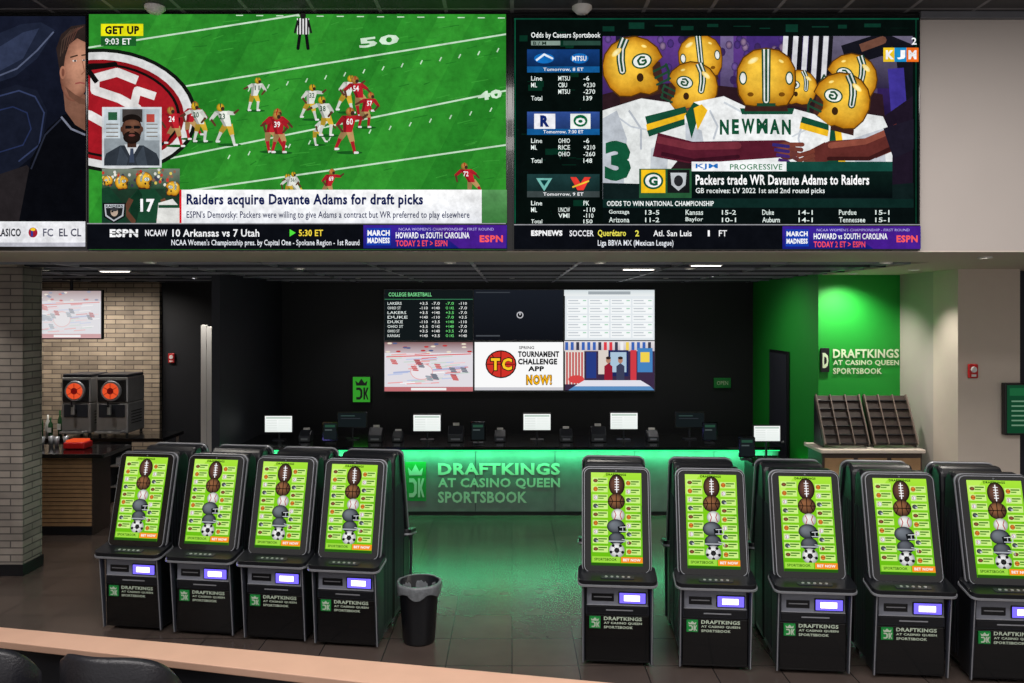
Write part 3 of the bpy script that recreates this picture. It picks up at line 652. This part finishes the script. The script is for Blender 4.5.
# ================= COUNTER =================
KD=12.4; CT=1.1
def counter(m):
    x0=XL+.01;x1=XR-.35
    m.box(x0,x1,KD+.12,KD+.3,0.06,CT-.06,M_concrete,.005)
    m.box(x0,x1,KD+.16,KD+.3,0,.06,M_black)
    m.box(x0,x1,KD-.02,KD+1.25,CT-.05,CT,M_gloss,.008)
    m.box(x0,x1,KD+.9,KD+.95,0,CT-.05,M_black)
    m.box(x0,x1,KD+.06,KD+.10,CT-.075,CT-.05,M_ledg)
    xs=x0
    while xs<x1: m.box(xs-.004,xs+.004,KD+.113,KD+.121,.06,CT-.06,M_dgrey); xs+=1.25
simple('betting_counter',counter)
def logo(m,x0,x1,z0,z1,y,M=None,mt=None,mg=None):
    mt=mt or M_txtw; mg=mg or M_gsign
    w=x1-x0;h=z1-z0
    m.box(x0,x1,y,y+.012,z0,z1,mg,0,M)
    yy=y-.004
    def P(pts): m.prism([(x0+p[0]*w,z0+p[1]*h) for p in pts],'y',yy,y+.001,mt,0,M)
    P([(.2,.66),(.14,.86),(.32,.76),(.5,.94),(.68,.76),(.86,.86),(.8,.66)])
    P([(.2,.10),(.42,.10),(.56,.2),(.56,.48),(.42,.58),(.2,.58),(.2,.48),(.38,.48),(.44,.42),(.44,.26),(.38,.2),(.2,.2)])
    P([(.62,.1),(.72,.1),(.72,.3),(.84,.1),(.92,.1),(.80,.34),(.92,.58),(.82,.58),(.72,.4),(.72,.58),(.62,.58)])
def csign(m):
    D=KD+.108
    X=lambda p:PX(p,D); Z=lambda p:PZ(p,D)
    m.text('DRAFTKINGS',X(438),X(560),Z(475),Z(463),D,M_txtw2,.035)
    m.text('AT CASINO QUEEN',X(438),X(560),Z(489),Z(478),D,M_txtw2,.03)
    m.text('SPORTSBOOK',X(438),X(527),Z(503),Z(491.5),D,M_txtw2,.03)
    logo(m,X(405),X(426),Z(501),Z(462),D-.002,mt=M_txtw2)
simple('counter_sign',csign)
def ddesk(m):
    m.box(3.5,4.12,11.50,12.0,0,.98,M_black,.01); m.box(3.46,4.16,11.45,12.1,.98,1.02,M_gloss,.006)
    m.box(3.54,3.8,11.48,11.5,.5,.9,M_dgrey,.004); m.box(3.83,4.09,11.48,11.5,.5,.9,M_dgrey,.004)
simple('side_desk',ddesk)
def monitor(name,px,py0,py1,wpx,D,base,white=True,rot=0):
    m=MB(); W=wpx*D/F; zc=PZ((py0+py1)/2,D)-base; hh=(py1-py0)*D/F
    m.rpr(0,zc,W+.03,hh+.03,.015,0,.03,M_black)
    c=CV(m,(0,0,100,60),0,zc,W,hh,-.002)
    if white:
        c.grad(0,0,100,60,(250,252,250),(232,240,236)); c.rect(4,4,96,10,(180,200,188))
        for i in range(5):
            c.rect(6,15+i*9,44,20+i*9,(228,234,230)); c.rect(50,15+i*9,92,20+i*9,(236,242,238))
    else:
        c.rect(0,0,100,60,(20,26,28)); c.rect(10,10,60,14,(50,70,66)); c.rect(10,22,80,25,(46,50,56))
    m.cyl((0,.04,0.01),(0,.04,zc),.018,.018,M_dgrey,10)
    m.rpr(0,.04,.22,.16,.04,0,.015,M_dgrey,ax='z')
    return m.build(name,(PX(px,D),D,base),rot)
CB=CT+.003
for px,a,b in ((278.5,416,432),(427,415,431),(537,414,430),(624,413,429)): monitor('point_of_sale_monitor',px,a,b,27,13.0,CB)
for px in (352,690): monitor('rear_facing_monitor',px,413,427,28,13.1,CB,False)
monitor('point_of_sale_monitor',767,426,441,26,11.7,1.023)
def printer(name,px,D,base,s=1.0):
    m=MB(); m.prism([(-.12,0),(.12,0),(.12,.16*s),(.02,.2*s),(-.12,.1*s)],'x',-.10*s,.10*s,M_dgrey,.01)
    m.box(-.06*s,.06*s,-.123,-.118,.03,.06,M_lgrey,.001); m.box(-.05,.05,.02,.06,.19*s,.23*s,M_white,.002)
    return m.build(name,(PX(px,D),D,base))
for i,px in enumerate((306,376,398,456,500,566,598,652)): printer('receipt_printer',px,12.95,CB,(.9,1.1,.8,1.25,.9,1.0,1.2,.9)[i])
def ipad(name,px,D,base):
    m=MB(); m.rpr(0,.2,.24,.30,.02,0,.02,M_gloss); m.box(-.08,.08,.0,.1,0,.02,M_dgrey,.004); m.cyl((0,.05,.01),(0,.01,.2),.012,.012,M_dgrey,8)
    c=CV(m,(0,0,60,80),0,.2,.20,.26,-.002); c.rect(0,0,60,80,(22,28,30)); c.rect(6,8,54,20,(36,70,54)); c.rect(6,30,40,36,(70,80,80))
    m.build(name,(PX(px,D),D,base))
ipad('tablet_stand',478,12.65,CB); ipad('tablet_stand',710,12.65,CB); ipad('tablet_stand',747,11.65,1.023); ipad('tablet_stand',330,12.65,CB)
def neon(m):
    D=14.9; m.box(PX(352,D),PX(371,D),D,D+.05,PZ(403,D),PZ(376,D),M_black,.01)
    logo(m,PX(353,D),PX(370,D),PZ(402,D),PZ(377,D),D-.01,mt=M_black,mg=emis('neon_green',C(60,170,50),.7))
simple('illuminated_logo_sign',neon)
def ex(m):
    D=14.93; m.box(PX(714,D),PX(731,D),D,D+.05,PZ(388,D),PZ(378,D),M_gsign,.008); m.text('OPEN',PX(717,D),PX(728,D),PZ(385,D),PZ(381,D),D-.002,M_txtg)
simple('small_green_sign',ex)

# ================= GREEN WALL SIGN =================
def gs(m):
    D=AF-.02
    X=lambda p:PX(p,D); Z=lambda p:PZ(p,D)
    m.text('DRAFTKINGS',X(833),X(899),Z(358),Z(349),D,M_txtg,.03); m.text('AT CASINO QUEEN',X(833),X(899),Z(366),Z(360),D,M_txtg,.03); m.text('SPORTSBOOK',X(833),X(882),Z(374),Z(368),D,M_txtg,.03)
    m.box(X(820.5),X(829),D-.02,D+.02,Z(372),Z(348),M_black,.005); m.text('D',X(822),X(828),Z(368),Z(353),D-.022,M_txtg,.05)
simple('wall_sign',gs)

# ================= rack + desk on right =================
def rack(name,x0,x1):
    m=MB(); D=11.0; zb=PZ(447,D); W=x1-x0
    th=math.radians(28); M=Matrix.Translation((0,0,.03))@Matrix.Rotation(-th,4,'X')
    m.box(0,W,0,.02,0,.73,M_brown,.003,M)
    for x in (0,W-.02): m.box(x,x+.02,-.05,.0,0,.73,M_slat,.002,M)
    for i in range(1,3): x=W*i/3; m.box(x-.007,x+.007,-.045,0,0,.73,M_slat,0,M)
    for j in range(6): m.box(0.02,W-.02,-.04,0,.01+j*.125,.022+j*.125,M_black,.002,M)
    for x in (0.0,W-.02): m.prism([(0.02,0),(.36,0),(.36,.66)],'x',x,x+.02,M_black)
    return m.build(name,((x0,D-.1,zb+.012)))
zb=PZ(447,11.0)
rack('brochure_rack',PX(821,11.0),PX(866,11.0)); rack('brochure_rack',PX(870,11.0),PX(914,11.0))
def rdesk(m):
    D=10.8; m.box(PX(820,D),5.60,D-.03,D+.6,zb-.05,zb,M_soffit,.01); x0,x1=PX(823,D),5.58
    m.box(x0,x1,D+.03,D+.55,0,zb-.05,M_brown,.01)
    for i in range(3): a=x0+(x1-x0)*i/3; m.box(a+.03,a+(x1-x0)/3-.03,D+.01,D+.03,.1,zb-.12,M_barw,.004)
simple('display_desk',rdesk)
def fa(name,px,py,D):
    m=MB(); m.box(-.06,.06,-.04,0,-.09,.09,M_red,.012); m.cyl((0,-.055,.02),(0,-.04,.02),.035,.04,M_white,14); m.box(-.03,.03,-.045,-.04,-.07,-.04,M_white); m.build(name,(PX(px,D),D,PZ(py,D)))
fa('fire_alarm',972,371,CD-.012); fa('fire_alarm',172,358,BD-.012)
def gd(m):
    D=CD-.08; X=lambda p:PX(p,D); Z=lambda p:PZ(p,D)
    m.box(X(1004),X(1052),D-.02,D+.06,Z(435),Z(383),M_black,.01)
    c=CV(m,(0,0,100,100),(X(1006)+X(1050))/2,(Z(433)+Z(385))/2,X(1050)-X(1006),Z(385)-Z(433),D-.022)
    c.rect(0,0,100,100,(18,64,40)); c.rect(6,6,94,22,(28,90,54))
    for i in range(6): c.rect(10,32+i*10,80,35+i*10,(100,136,110))
simple('wall_display_sign',gd)

# ================= BAR (left) =================
def bar(m):
    D=11.4; x1=PX(108,D)
    m.box(-9.1,x1-.25,D+.05,D+.55,0,1.13,M_barw,.01)
    for i in range(18): m.box(-9.1,x1-.24,D+.04,D+.05,.05+i*.06,.056+i*.06,M_brown)
    m.box(x1-.26,x1-.24,D+.05,D+.55,.0,1.13,M_brown)
    m.box(-9.1,x1,D-.15,D+.7,1.13,1.19,M_gloss,.01)
    m.box(-9.1,x1-.25,D+.03,D+.06,0,.12,M_black)
simple('bar_counter',bar)
BB=13.3
def backbar(m):
    x1=PX(163,BB)
    m.box(-9.1,x1,BB,BB+.85,1.03,1.09,M_gloss,.008)
    m.box(-9.1,x1-.9,BB+.05,BB+.8,0,1.03,M_dgrey,.01)
    m.box(x1-.06,x1-.02,BB+.04,BB+.08,0,1.03,M_steel); m.box(x1-.06,x1-.02,BB+.66,BB+.7,0,1.03,M_steel)
    for z in (.25,.6): m.box(x1-.9,x1-.02,BB+.04,BB+.7,z,z+.03,M_steel,.004)
    for i in range(5): m.box(x1-.85+i*.16,x1-.74+i*.16,BB+.12,BB+.4,.63,.63+.12+.03*(i%3),random.choice([M_white,M_brown,M_silver]),.01)
    for i in range(4): m.cyl((x1-.8+i*.2,BB+.2,.28),(x1-.8+i*.2,BB+.2,.44),.05,.06,M_white,14)
simple('back_bar_cabinet',backbar)
def slush(name,px,w=.26):
    m=MB()
    m.box(-w,w,0,.62,.05,.56,M_steel,.02)
    m.box(-w,w,.0,.62,.56,1.0,M_steel,.025)
    m.box(-w+.03,w-.03,-.02,.02,.58,.96,M_black,.015)
    m.box(-w+.01,w-.01,.02,.60,1.0,1.05,M_dgrey,.015)
    for sx in (-w+.04,w-.04):
        for yy in (.05,.56): m.cyl((sx,yy,0),(sx,yy,.06),.025,.02,M_black,8)
    m.cyl((0,-.05,.77),(0,-.02,.77),.165,.175,M_silver,28); m.cyl((0,-.06,.77),(0,-.05,.77),.135,.135,M_orange,28); m.cyl((0,-.065,.77),(0,-.06,.77),.055,.055,M_red,20)
    for i in range(6):
        a=i*math.pi/3; m.box(-.004,.004,-.066,-.061,.02,.13,M_red,0,Matrix.Translation((0,0,.77))@Matrix.Rotation(a,4,'Y'))
    m.box(-w+.05,w-.05,-.015,0,.32,.54,M_dgrey,.01); m.cyl((0,-.09,.38),(0,-.09,.54),.035,.03,M_steel,12); m.box(-.015,.015,-.16,-.08,.51,.54,M_black,.003); m.cyl((0,-.14,.52),(0,-.14,.62),.012,.016,M_black,10)
    m.box(-w+.05,w-.05,-.16,0,.06,.1,M_steel,.01); m.box(-w+.08,w-.08,-.14,-.02,.1,.105,M_black)
    for k in range(5): m.box(w-.001,w+.004,.12,.5,.2+k*.05,.215+k*.05,M_black)
    m.build(name,(PX(px,BB+.2),BB+.2,1.093))
slush('frozen_drink_machine',76,.25); slush('frozen_drink_machine',112,.27)
mb=MB()
for i in range(9):
    x=-8.35+i*.07; y=BB+.1+.16*(i%3); h=random.uniform(.30,.42)
    mb.lathe([(0,0),(.036,0),(.038,h*.6),(.014,h*.78),(.013,h),(0,h)],(x,y,0),random.choice([M_glass,M_glassg,M_white]),12)
    mb.box(x-.03,x+.03,y-.039,y-.03,h*.2,h*.45,M_white)
mb.build('liquor_bottles',(0,0,1.093))
mb=MB()
for i in range(4): mb.lathe([(0,0),(.028,0),(.04,.14),(.038,.14),(.026,.01)],(i*.11,.05*(i%2),0),M_silver,12)
mb.build('cup_cluster',(PX(42,11.9),11.9,1.193))
mb=MB(); mb.box(-.16,.16,-.12,.12,0,.10,M_red,.02); mb.box(-.13,.13,-.1,.1,.1,.13,M_orange,.01); mb.build('garnish_tray',(PX(78,11.75),11.75,1.193))

# ================= KIOSK =================
def kiosk():
    m=MB(); t=math.radians(14)
    m.prism([(-.20,.82),(-.03,1.57),(.0,1.68),(.06,1.74),(.14,1.74),(.205,1.68),(.225,1.5),(.235,.05),(-.18,.05),(-.26,.70)],'x',-.290,.290,M_black,.03)
    m.box(-.25,.25,-.14,.2,0,.06,M_gloss)
    for sx in (-1,1):
        for i in range(7): y=-.12+i*.05; m.box(sx*.29-.004,sx*.29+.004,y,y+.02,.12,1.40,M_dgrey)
    m.prism([(-.335,.80),(-.325,.03),(-.1,.03),(-.1,.80)],'x',-.298,.298,M_black,.015)
    lean=math.atan2(.01,.77)
    L=Matrix.Translation((0,-.325,.03))@Matrix.Rotation(lean,4,'X')
    m.box(-.285,.285,-.014,.0,.44,.72,M_dgrey,.006,L)
    m.box(-.272,.272,-.02,-.012,.53,.70,M_lgrey,.004,L)
    m.box(-.275,.275,-.026,-.018,.525,.533,M_silver,.002,L)
    m.box(-.23,-.03,-.026,-.018,.565,.635,M_black,.004,L); m.box(-.21,-.05,-.03,-.025,.60,.608,M_silver,0,L)
    m.box(.01,.26,-.03,-.018,.545,.655,M_black,.008,L); m.box(.02,.25,-.033,-.028,.553,.645,M_led2,.002,L); m.box(.06,.20,-.038,-.031,.575,.625,M_led,.002,L)
    m.box(-.27,.27,-.022,-.012,.455,.515,M_black,.003,L); m.box(-.1,.14,-.024,-.02,.48,.49,M_silver,0,L)
    m.box(-.285,.285,-.008,.0,.02,.43,M_gloss,.004,L)
    logo(m,-.25,-.15,.315,.42,-.02,L,mt=M_txtk,mg=M_gsign)
    m.text('DRAFTKINGS',-.12,.22,.387,.42,-.010,M_txtk,.03,L); m.text('AT CASINO QUEEN',-.12,.22,.35,.373,-.010,M_txtk,.03,L); m.text('SPORTSBOOK',-.12,.14,.313,.336,-.010,M_txtk,.03,L)
    sh=Matrix.Translation((0,-.335,.805))@Matrix.Rotation(math.radians(10),4,'X')
    m.rpr(0,.02,.70,.30,.06,-.035,.03,M_black,M=sh,ax='z',bev=.004)
    m.rpr(0,.02,.714,.316,.065,-.026,-.008,M_silver,M=sh,ax='z')
    m.rpr(0,-.06,.3,.06,.02,.03,.036,M_dgrey,M=sh,ax='z')
    for i in range(5): m.cyl((-.1+i*.05,-.06,.034),(-.1+i*.05,-.06,.04),.014,.013,M_silver,12,sh)
    m.prism([(-.335,.77),(-.43,.77),(-.335,.70)],'x',-.31,.31,M_dgrey,.01)
    for sx in (-1,1):
        m.prism([(-.42,.79),(-.36,.79),(-.325,.03),(-.345,.03)],'x',sx*.305-.012,sx*.305+.012,M_dgrey,.004)
        m.prism([(-.424,.79),(-.414,.79),(-.342,.03),(-.350,.03)],'x',sx*.308-.004,sx*.308+.004,M_silver,.001)
    A=Matrix.Translation((0,-.30,.812))@Matrix.Rotation(-t,4,'X')@Matrix.Diagonal((1,1,.965,1))
    m.rpr(0,.505,.62,.99,.07,.0,.10,M_black,M=A,n=8,bev=.008)
    m.rpr(0,.505,.634,1.004,.075,.030,.05,M_silver,M=A,n=8)
    m.rpr(0,.505,.594,.964,.058,-.006,.004,M_silver,M=A,n=8)
    m.rpr(0,.505,.582,.952,.052,-.01,.004,M_gloss,M=A,n=8)
    m.cyl((0,-.012,.962),(0,-.009,.962),.008,.008,M_grey,10,A)
    c=CV(m,(0,0,100,178),0,.515,.465,.86,-.0115,A)
    c.rect(0,0,100,178,(126,204,24)); c.grad(0,0,100,70,(170,230,60),(120,204,24)); c.grad(0,120,100,178,(120,204,24),(100,184,20))
    c.poly([(0,0),(30,0),(0,40)],(190,240,90)); c.poly([(100,60),(100,120),(60,178),(40,178)],(108,190,20))
    for i in range(9):
        y=10+i*16.4
        for (x0,x1,o) in ((3,33,0),(68,97,4)):
            yy=y+o
            c.rect(x0,yy,x1,yy+12,(206,240,136)); c.rect(x0+11,yy+2,x1-2,yy+4.4,(60,120,24)); c.rect(x0+11,yy+6.4,x1-8,yy+8.6,(96,156,40))
            k=(i+(1 if x0>50 else 0))%4
            if k==0: c.gell(x0+6,yy+6,4.6,3.4,(150,90,60),(60,34,24))
            elif k==1: c.gell(x0+6,yy+6,4.4,4.4,(240,140,50),(150,70,20)); c.line([(x0+2,yy+6),(x0+10,yy+6)],.8,(30,20,16))
            elif k==2: c.gell(x0+6,yy+6,4.4,4.4,(250,250,250),(170,170,170)); c.line([(x0+4,yy+3),(x0+5.5,yy+6),(x0+4,yy+9)],.9,(190,40,40))
            else: c.gell(x0+6,yy+6,4.8,4.2,(90,96,106),(20,22,26)); c.rect(x0+7,yy+6,x0+11,yy+9,(190,194,200))
    c.gell(51,24,16,21,(110,74,60),(26,18,18),-.3,-.2); c.line([(51,8),(51,38)],2,WHT)
    for k in range(5): c.line([(47,13+k*5),(55,13+k*5)],1.5,WHT)
    c.gell(50,56,17,16,(150,100,66),(36,26,24),-.3,-.4); c.line([(33,56),(67,56)],1.5,(10,10,10)); c.line([(50,40),(50,72)],1.5,(10,10,10)); c.line([(38,45),(43,56),(38,67)],1.4,(10,10,10)); c.line([(62,45),(57,56),(62,67)],1.4,(10,10,10))
    c.gell(53,82,13,12,(244,244,240),(150,150,146),-.3,-.3); c.line([(46,74),(49,82),(46,90)],1.5,(180,40,40)); c.line([(60,74),(57,82),(60,90)],1.5,(180,40,40))
    c.gell(49,104,18,14,(120,126,134),(24,26,30),-.4,-.4); c.poly([(52,104),(68,100),(68,115),(54,116)],(20,22,24)); c.line([(56,105),(71,104),(71,113),(56,113)],1.6,(200,204,208)); c.line([(62,104),(62,114)],1.2,(200,204,208))
    c.gell(50,127,16,12,(100,104,112),(20,22,26),-.3,-.5); c.line([(34,132),(66,132)],2.4,(170,174,180)); c.line([(60,128),(72,130),(72,136)],1.4,(200,204,208))
    c.gell(50,149,15,14,(246,246,246),(150,150,150),-.3,-.3); c.ell(50,149,5,5,(24,24,24)); 
    for k in range(5):
        a=math.radians(72*k+18); c.ell(50+12*math.cos(a),149+11*math.sin(a),3,3,(24,24,24),n=8); c.line([(50,149),(50+11*math.cos(a),149+10*math.sin(a))],.8,(60,60,60))
    c.rect(58,161,100,172,(246,146,36)); c.text(62,164,96,169,'BET NOW',WHT,.03); c.rect(2,161,56,172,(160,220,70)); c.text(6,164,50,169,'SPORTSBOOK',(30,80,10),.02)
    c.rect(0,173,100,178,(40,90,20)); c.text(30,1.6,70,6,'DRAFTKINGS',(20,60,10),.04)
    return m
km=kiosk()
first=None
def place(x,y,rz):
    global first
    if first is None: first=km.build('betting_kiosk',(x,y,0),rz)
    else: inst(first,'betting_kiosk',(x,y,0),rz)
    dx,dy=-math.sin(rz)*.50,math.cos(rz)*.50
    inst(first,'betting_kiosk',(x+dx,y+dy,0),rz+math.pi)
for i in range(4):
    f=i/3; D=8.22-.40*f; px=148+208*f
    place(PX(px,D),D+.1,math.radians(-8))
for i in range(5):
    f=i/4; D=7.42-.34*f; px=617+378*f
    place(PX(px,D),D+.1,math.radians(-5))

# ================= BIN =================
mb=MB()
D=7.75
mb.lathe([(0,.0),(.145,0),(.155,.02),(.195,.56),(.20,.58),(.19,.58),(.15,.03),(0,.03)],(0,0,0),M_black,28)
n=40;vs=[];fs=[]
prof=[(.150,.10),(.183,.50),(.197,.585),(.212,.585),(.218,.56),(.214,.51),(.212,.48)]
for k,(r,z) in enumerate(prof):
    for i in range(n):
        a=2*math.pi*i/n; w=(.006*math.sin(7*a)+.004*math.sin(13*a+k))*(1 if k>2 else .3)
        vs.append(((r+w)*math.cos(a),(r+w)*math.sin(a),z+(0.025*math.sin(5*a) if k==6 else 0)))
for k in range(len(prof)-1):
    for i in range(n): fs.append((k*n+i,k*n+(i+1)%n,(k+1)*n+(i+1)%n,(k+1)*n+i))
mb.add(vs,fs,M_bag,smooth=True)
mb.build('trash_can',(PX(419,D),D,0))

# ================= RAIL + STOOLS =================
def rail(m):
    za=1.0
    def G(px,py):
        D=(H-za)*F/(py-HY); return ((px-512)*D/F,D)
    a=G(-80,619.6);b=G(760,696);c_=G(760,727);d=G(-80,632)
    m.prism([a,b,c_,d],'z',za-.05,za,M_rail,.006)
    def inset(p,q,t): return (p[0]+(q[0]-p[0])*t,p[1]+(q[1]-p[1])*t)
    m.prism([inset(a,d,.25),inset(b,c_,.25),inset(b,c_,.75),inset(a,d,.75)],'z',0,za-.05,M_wallblack)
simple('railing_half_wall',rail)
def chair(name,x,y,rz):
    m=MB()
    def shell(r0,r1,z0,z1,a0,a1,n=26):
        vs=[];fs=[]
        for i in range(n+1):
            a=math.radians(a0+(a1-a0)*i/n); e=1-abs(2*i/n-1)**3; zt=z1-(1-e)*.2
            for (r,z) in ((r0,z0),(r0,zt-.03),((r0+r1)/2,zt),(r1,zt-.03),(r1,z0)): vs.append((r*math.cos(a),r*math.sin(a)*.8,z))
        for i in range(n):
            for k in range(5): fs.append((i*5+k,i*5+(k+1)%5,(i+1)*5+(k+1)%5,(i+1)*5+k))
        fs.append((0,1,2,3,4)); fs.append(tuple(n*5+k for k in (4,3,2,1,0)))
        m.add(vs,fs,M_leather,smooth=True)
    shell(.30,.37,.70,1.27,185,355)
    m.rpr(0,0.0,.56,.50,.14,.66,.76,M_leather,ax='z',bev=.02)
    for sx in (-.2,.2):
        for sy in (-.17,.19): m.cyl((sx,sy,.67),(sx*1.25,sy*1.2,0),.022,.014,M_dgrey,10)
    for z in (.25,):
        m.cyl((-.235,-.2,z),(.235,-.2,z),.012,.012,M_silver,8); m.cyl((-.235,.22,z),(.235,.22,z),.012,.012,M_silver,8)
    m.build(name,(x,y,0),rz)
chair('bar_stool',PX(112,4.55),4.72,math.radians(-8)); chair('bar_stool',PX(-28,4.7),4.86,math.radians(-8)); chair('bar_stool',PX(440,4.0),3.98,0)

# ================= CEILING FIXTURES / LIGHTS =================
def spotat(x,D,zc,power,col=(1,.93,.84),ang=95,tilt=(0,0),r=.045,disc=True):
    m=MB(); m.lathe([(r*1.5,.0),(r*1.5,-.012),(r*1.1,-.014),(r,-.002)],(0,0,0),M_white,20); m.cyl((0,0,-.006),(0,0,-.001),r,r,M_lamp,20)
    m.build('downlight_or_fill_spot',(x,D,zc))  # ceiling downlights and added fill spots are both built here
    l=bpy.data.lights.new('downlight_or_fill_beam','SPOT'); l.energy=power; l.color=col; l.spot_size=math.radians(ang); l.spot_blend=.9; l.shadow_soft_size=.05
    o=bpy.data.objects.new('downlight_or_fill_beam',l); coll.objects.link(o); o.location=(x,D,zc-.03); o.rotation_euler=(tilt[0],tilt[1],0)
def spot(px,py,zc=3.75,**k):
    D=(zc-H)*F/(HY-py); spotat(PX(px,D),D,zc,**k)
spot(150,262,power=100); spot(300,268,power=60); spot(450,262,power=50); spot(600,262,power=50); spot(690,268,power=60); spot(886,262,power=110); spot(985,257,power=110)
spotat(-6.6,9.1,3.75,80)
spotat(PX(856,11.2),11.3,3.75,150,ang=130,tilt=(math.radians(14),0)); spotat(5.2,10.3,3.75,110,ang=100)
spotat(3.2,12.6,3.78,90,ang=140,tilt=(0,math.radians(25)*-1))  # added spot, brightens the green alcove side wall
for x in (-8.4,-7.6,-6.9): spotat(x,13.7,3.78,90,ang=130,tilt=(math.radians(22),0))  # added spots tilted to brighten the far brick wall
spotat(-7.3,12.2,3.78,150); spotat(-5.3,13.3,3.78,90); spotat(-6.4,10.9,3.78,100)
for x in (-2.6,0,2.6): spotat(x,13.5,3.78,40,ang=100,tilt=(math.radians(15),0))  # added neutral fill over the counter area
def tube(px0,px1,py,zc=3.76):
    D=(zc-H)*F/(HY-py); m=MB(); x0,x1=PX(px0,D),PX(px1,D); m.box(x0,x1,D-.05,D+.05,zc-.02,zc,M_white,.004); m.box(x0+.02,x1-.02,D-.035,D+.035,zc-.024,zc-.019,M_lamp); m.build('linear_ceiling_light')
tube(622,655,268); tube(100,130,270); tube(690,722,264)
for px in (155,582):
    m=MB(); m.lathe([(.09,.0),(.09,-.02),(.06,-.05),(.05,-.06),(0,-.06)],(0,0,0),M_white,20); m.build('small_ceiling_light',(PX(px,7.15),7.15,ceilz))  # stands for a small ceiling light; the cap itself is unlit
def area(name,loc,rot,sx,sy,e,col=(1,1,1)):
    l=bpy.data.lights.new(name,'AREA'); l.shape='RECTANGLE'; l.size=sx; l.size_y=sy; l.energy=e; l.color=col
    o=bpy.data.objects.new(name,l); coll.objects.link(o); o.location=loc; o.rotation_euler=rot; return o
area('overhead_fill_light',(0,4.2,ceilz-.05),(0,0,0),11,1.6,430,(1,.95,.92))  # unseen fill above the view, added to light kiosks, rail and upper wall
area('overhead_fill_light',(0,1.8,ceilz-.05),(0,0,0),11,1.0,260,(1,.95,.92))  # second unseen overhead fill, added nearer the camera
area('counter_led_wash',(0,KD+.03,CT-.08),(math.radians(-25),0,0),8.2,.05,30,(.10,1,.42))
area('counter_led_wash',(0,KD-.0,CT-.09),(math.radians(35),0,0),8.2,.05,46,(.08,1,.36))
w=bpy.data.worlds.new('world'); sc.world=w; w.use_nodes=True
w.node_tree.nodes['Background'].inputs[0].default_value=(1,.95,.93,1); w.node_tree.nodes['Background'].inputs[1].default_value=.62

cam=bpy.data.cameras.new('camera'); co=bpy.data.objects.new('camera',cam); coll.objects.link(co)
co.location=(0,0,H); co.rotation_euler=(math.radians(90),0,0); cam.sensor_width=36; cam.lens=F/1024*36; cam.shift_y=-29.5/1024
cam.clip_start=.05; sc.camera=co
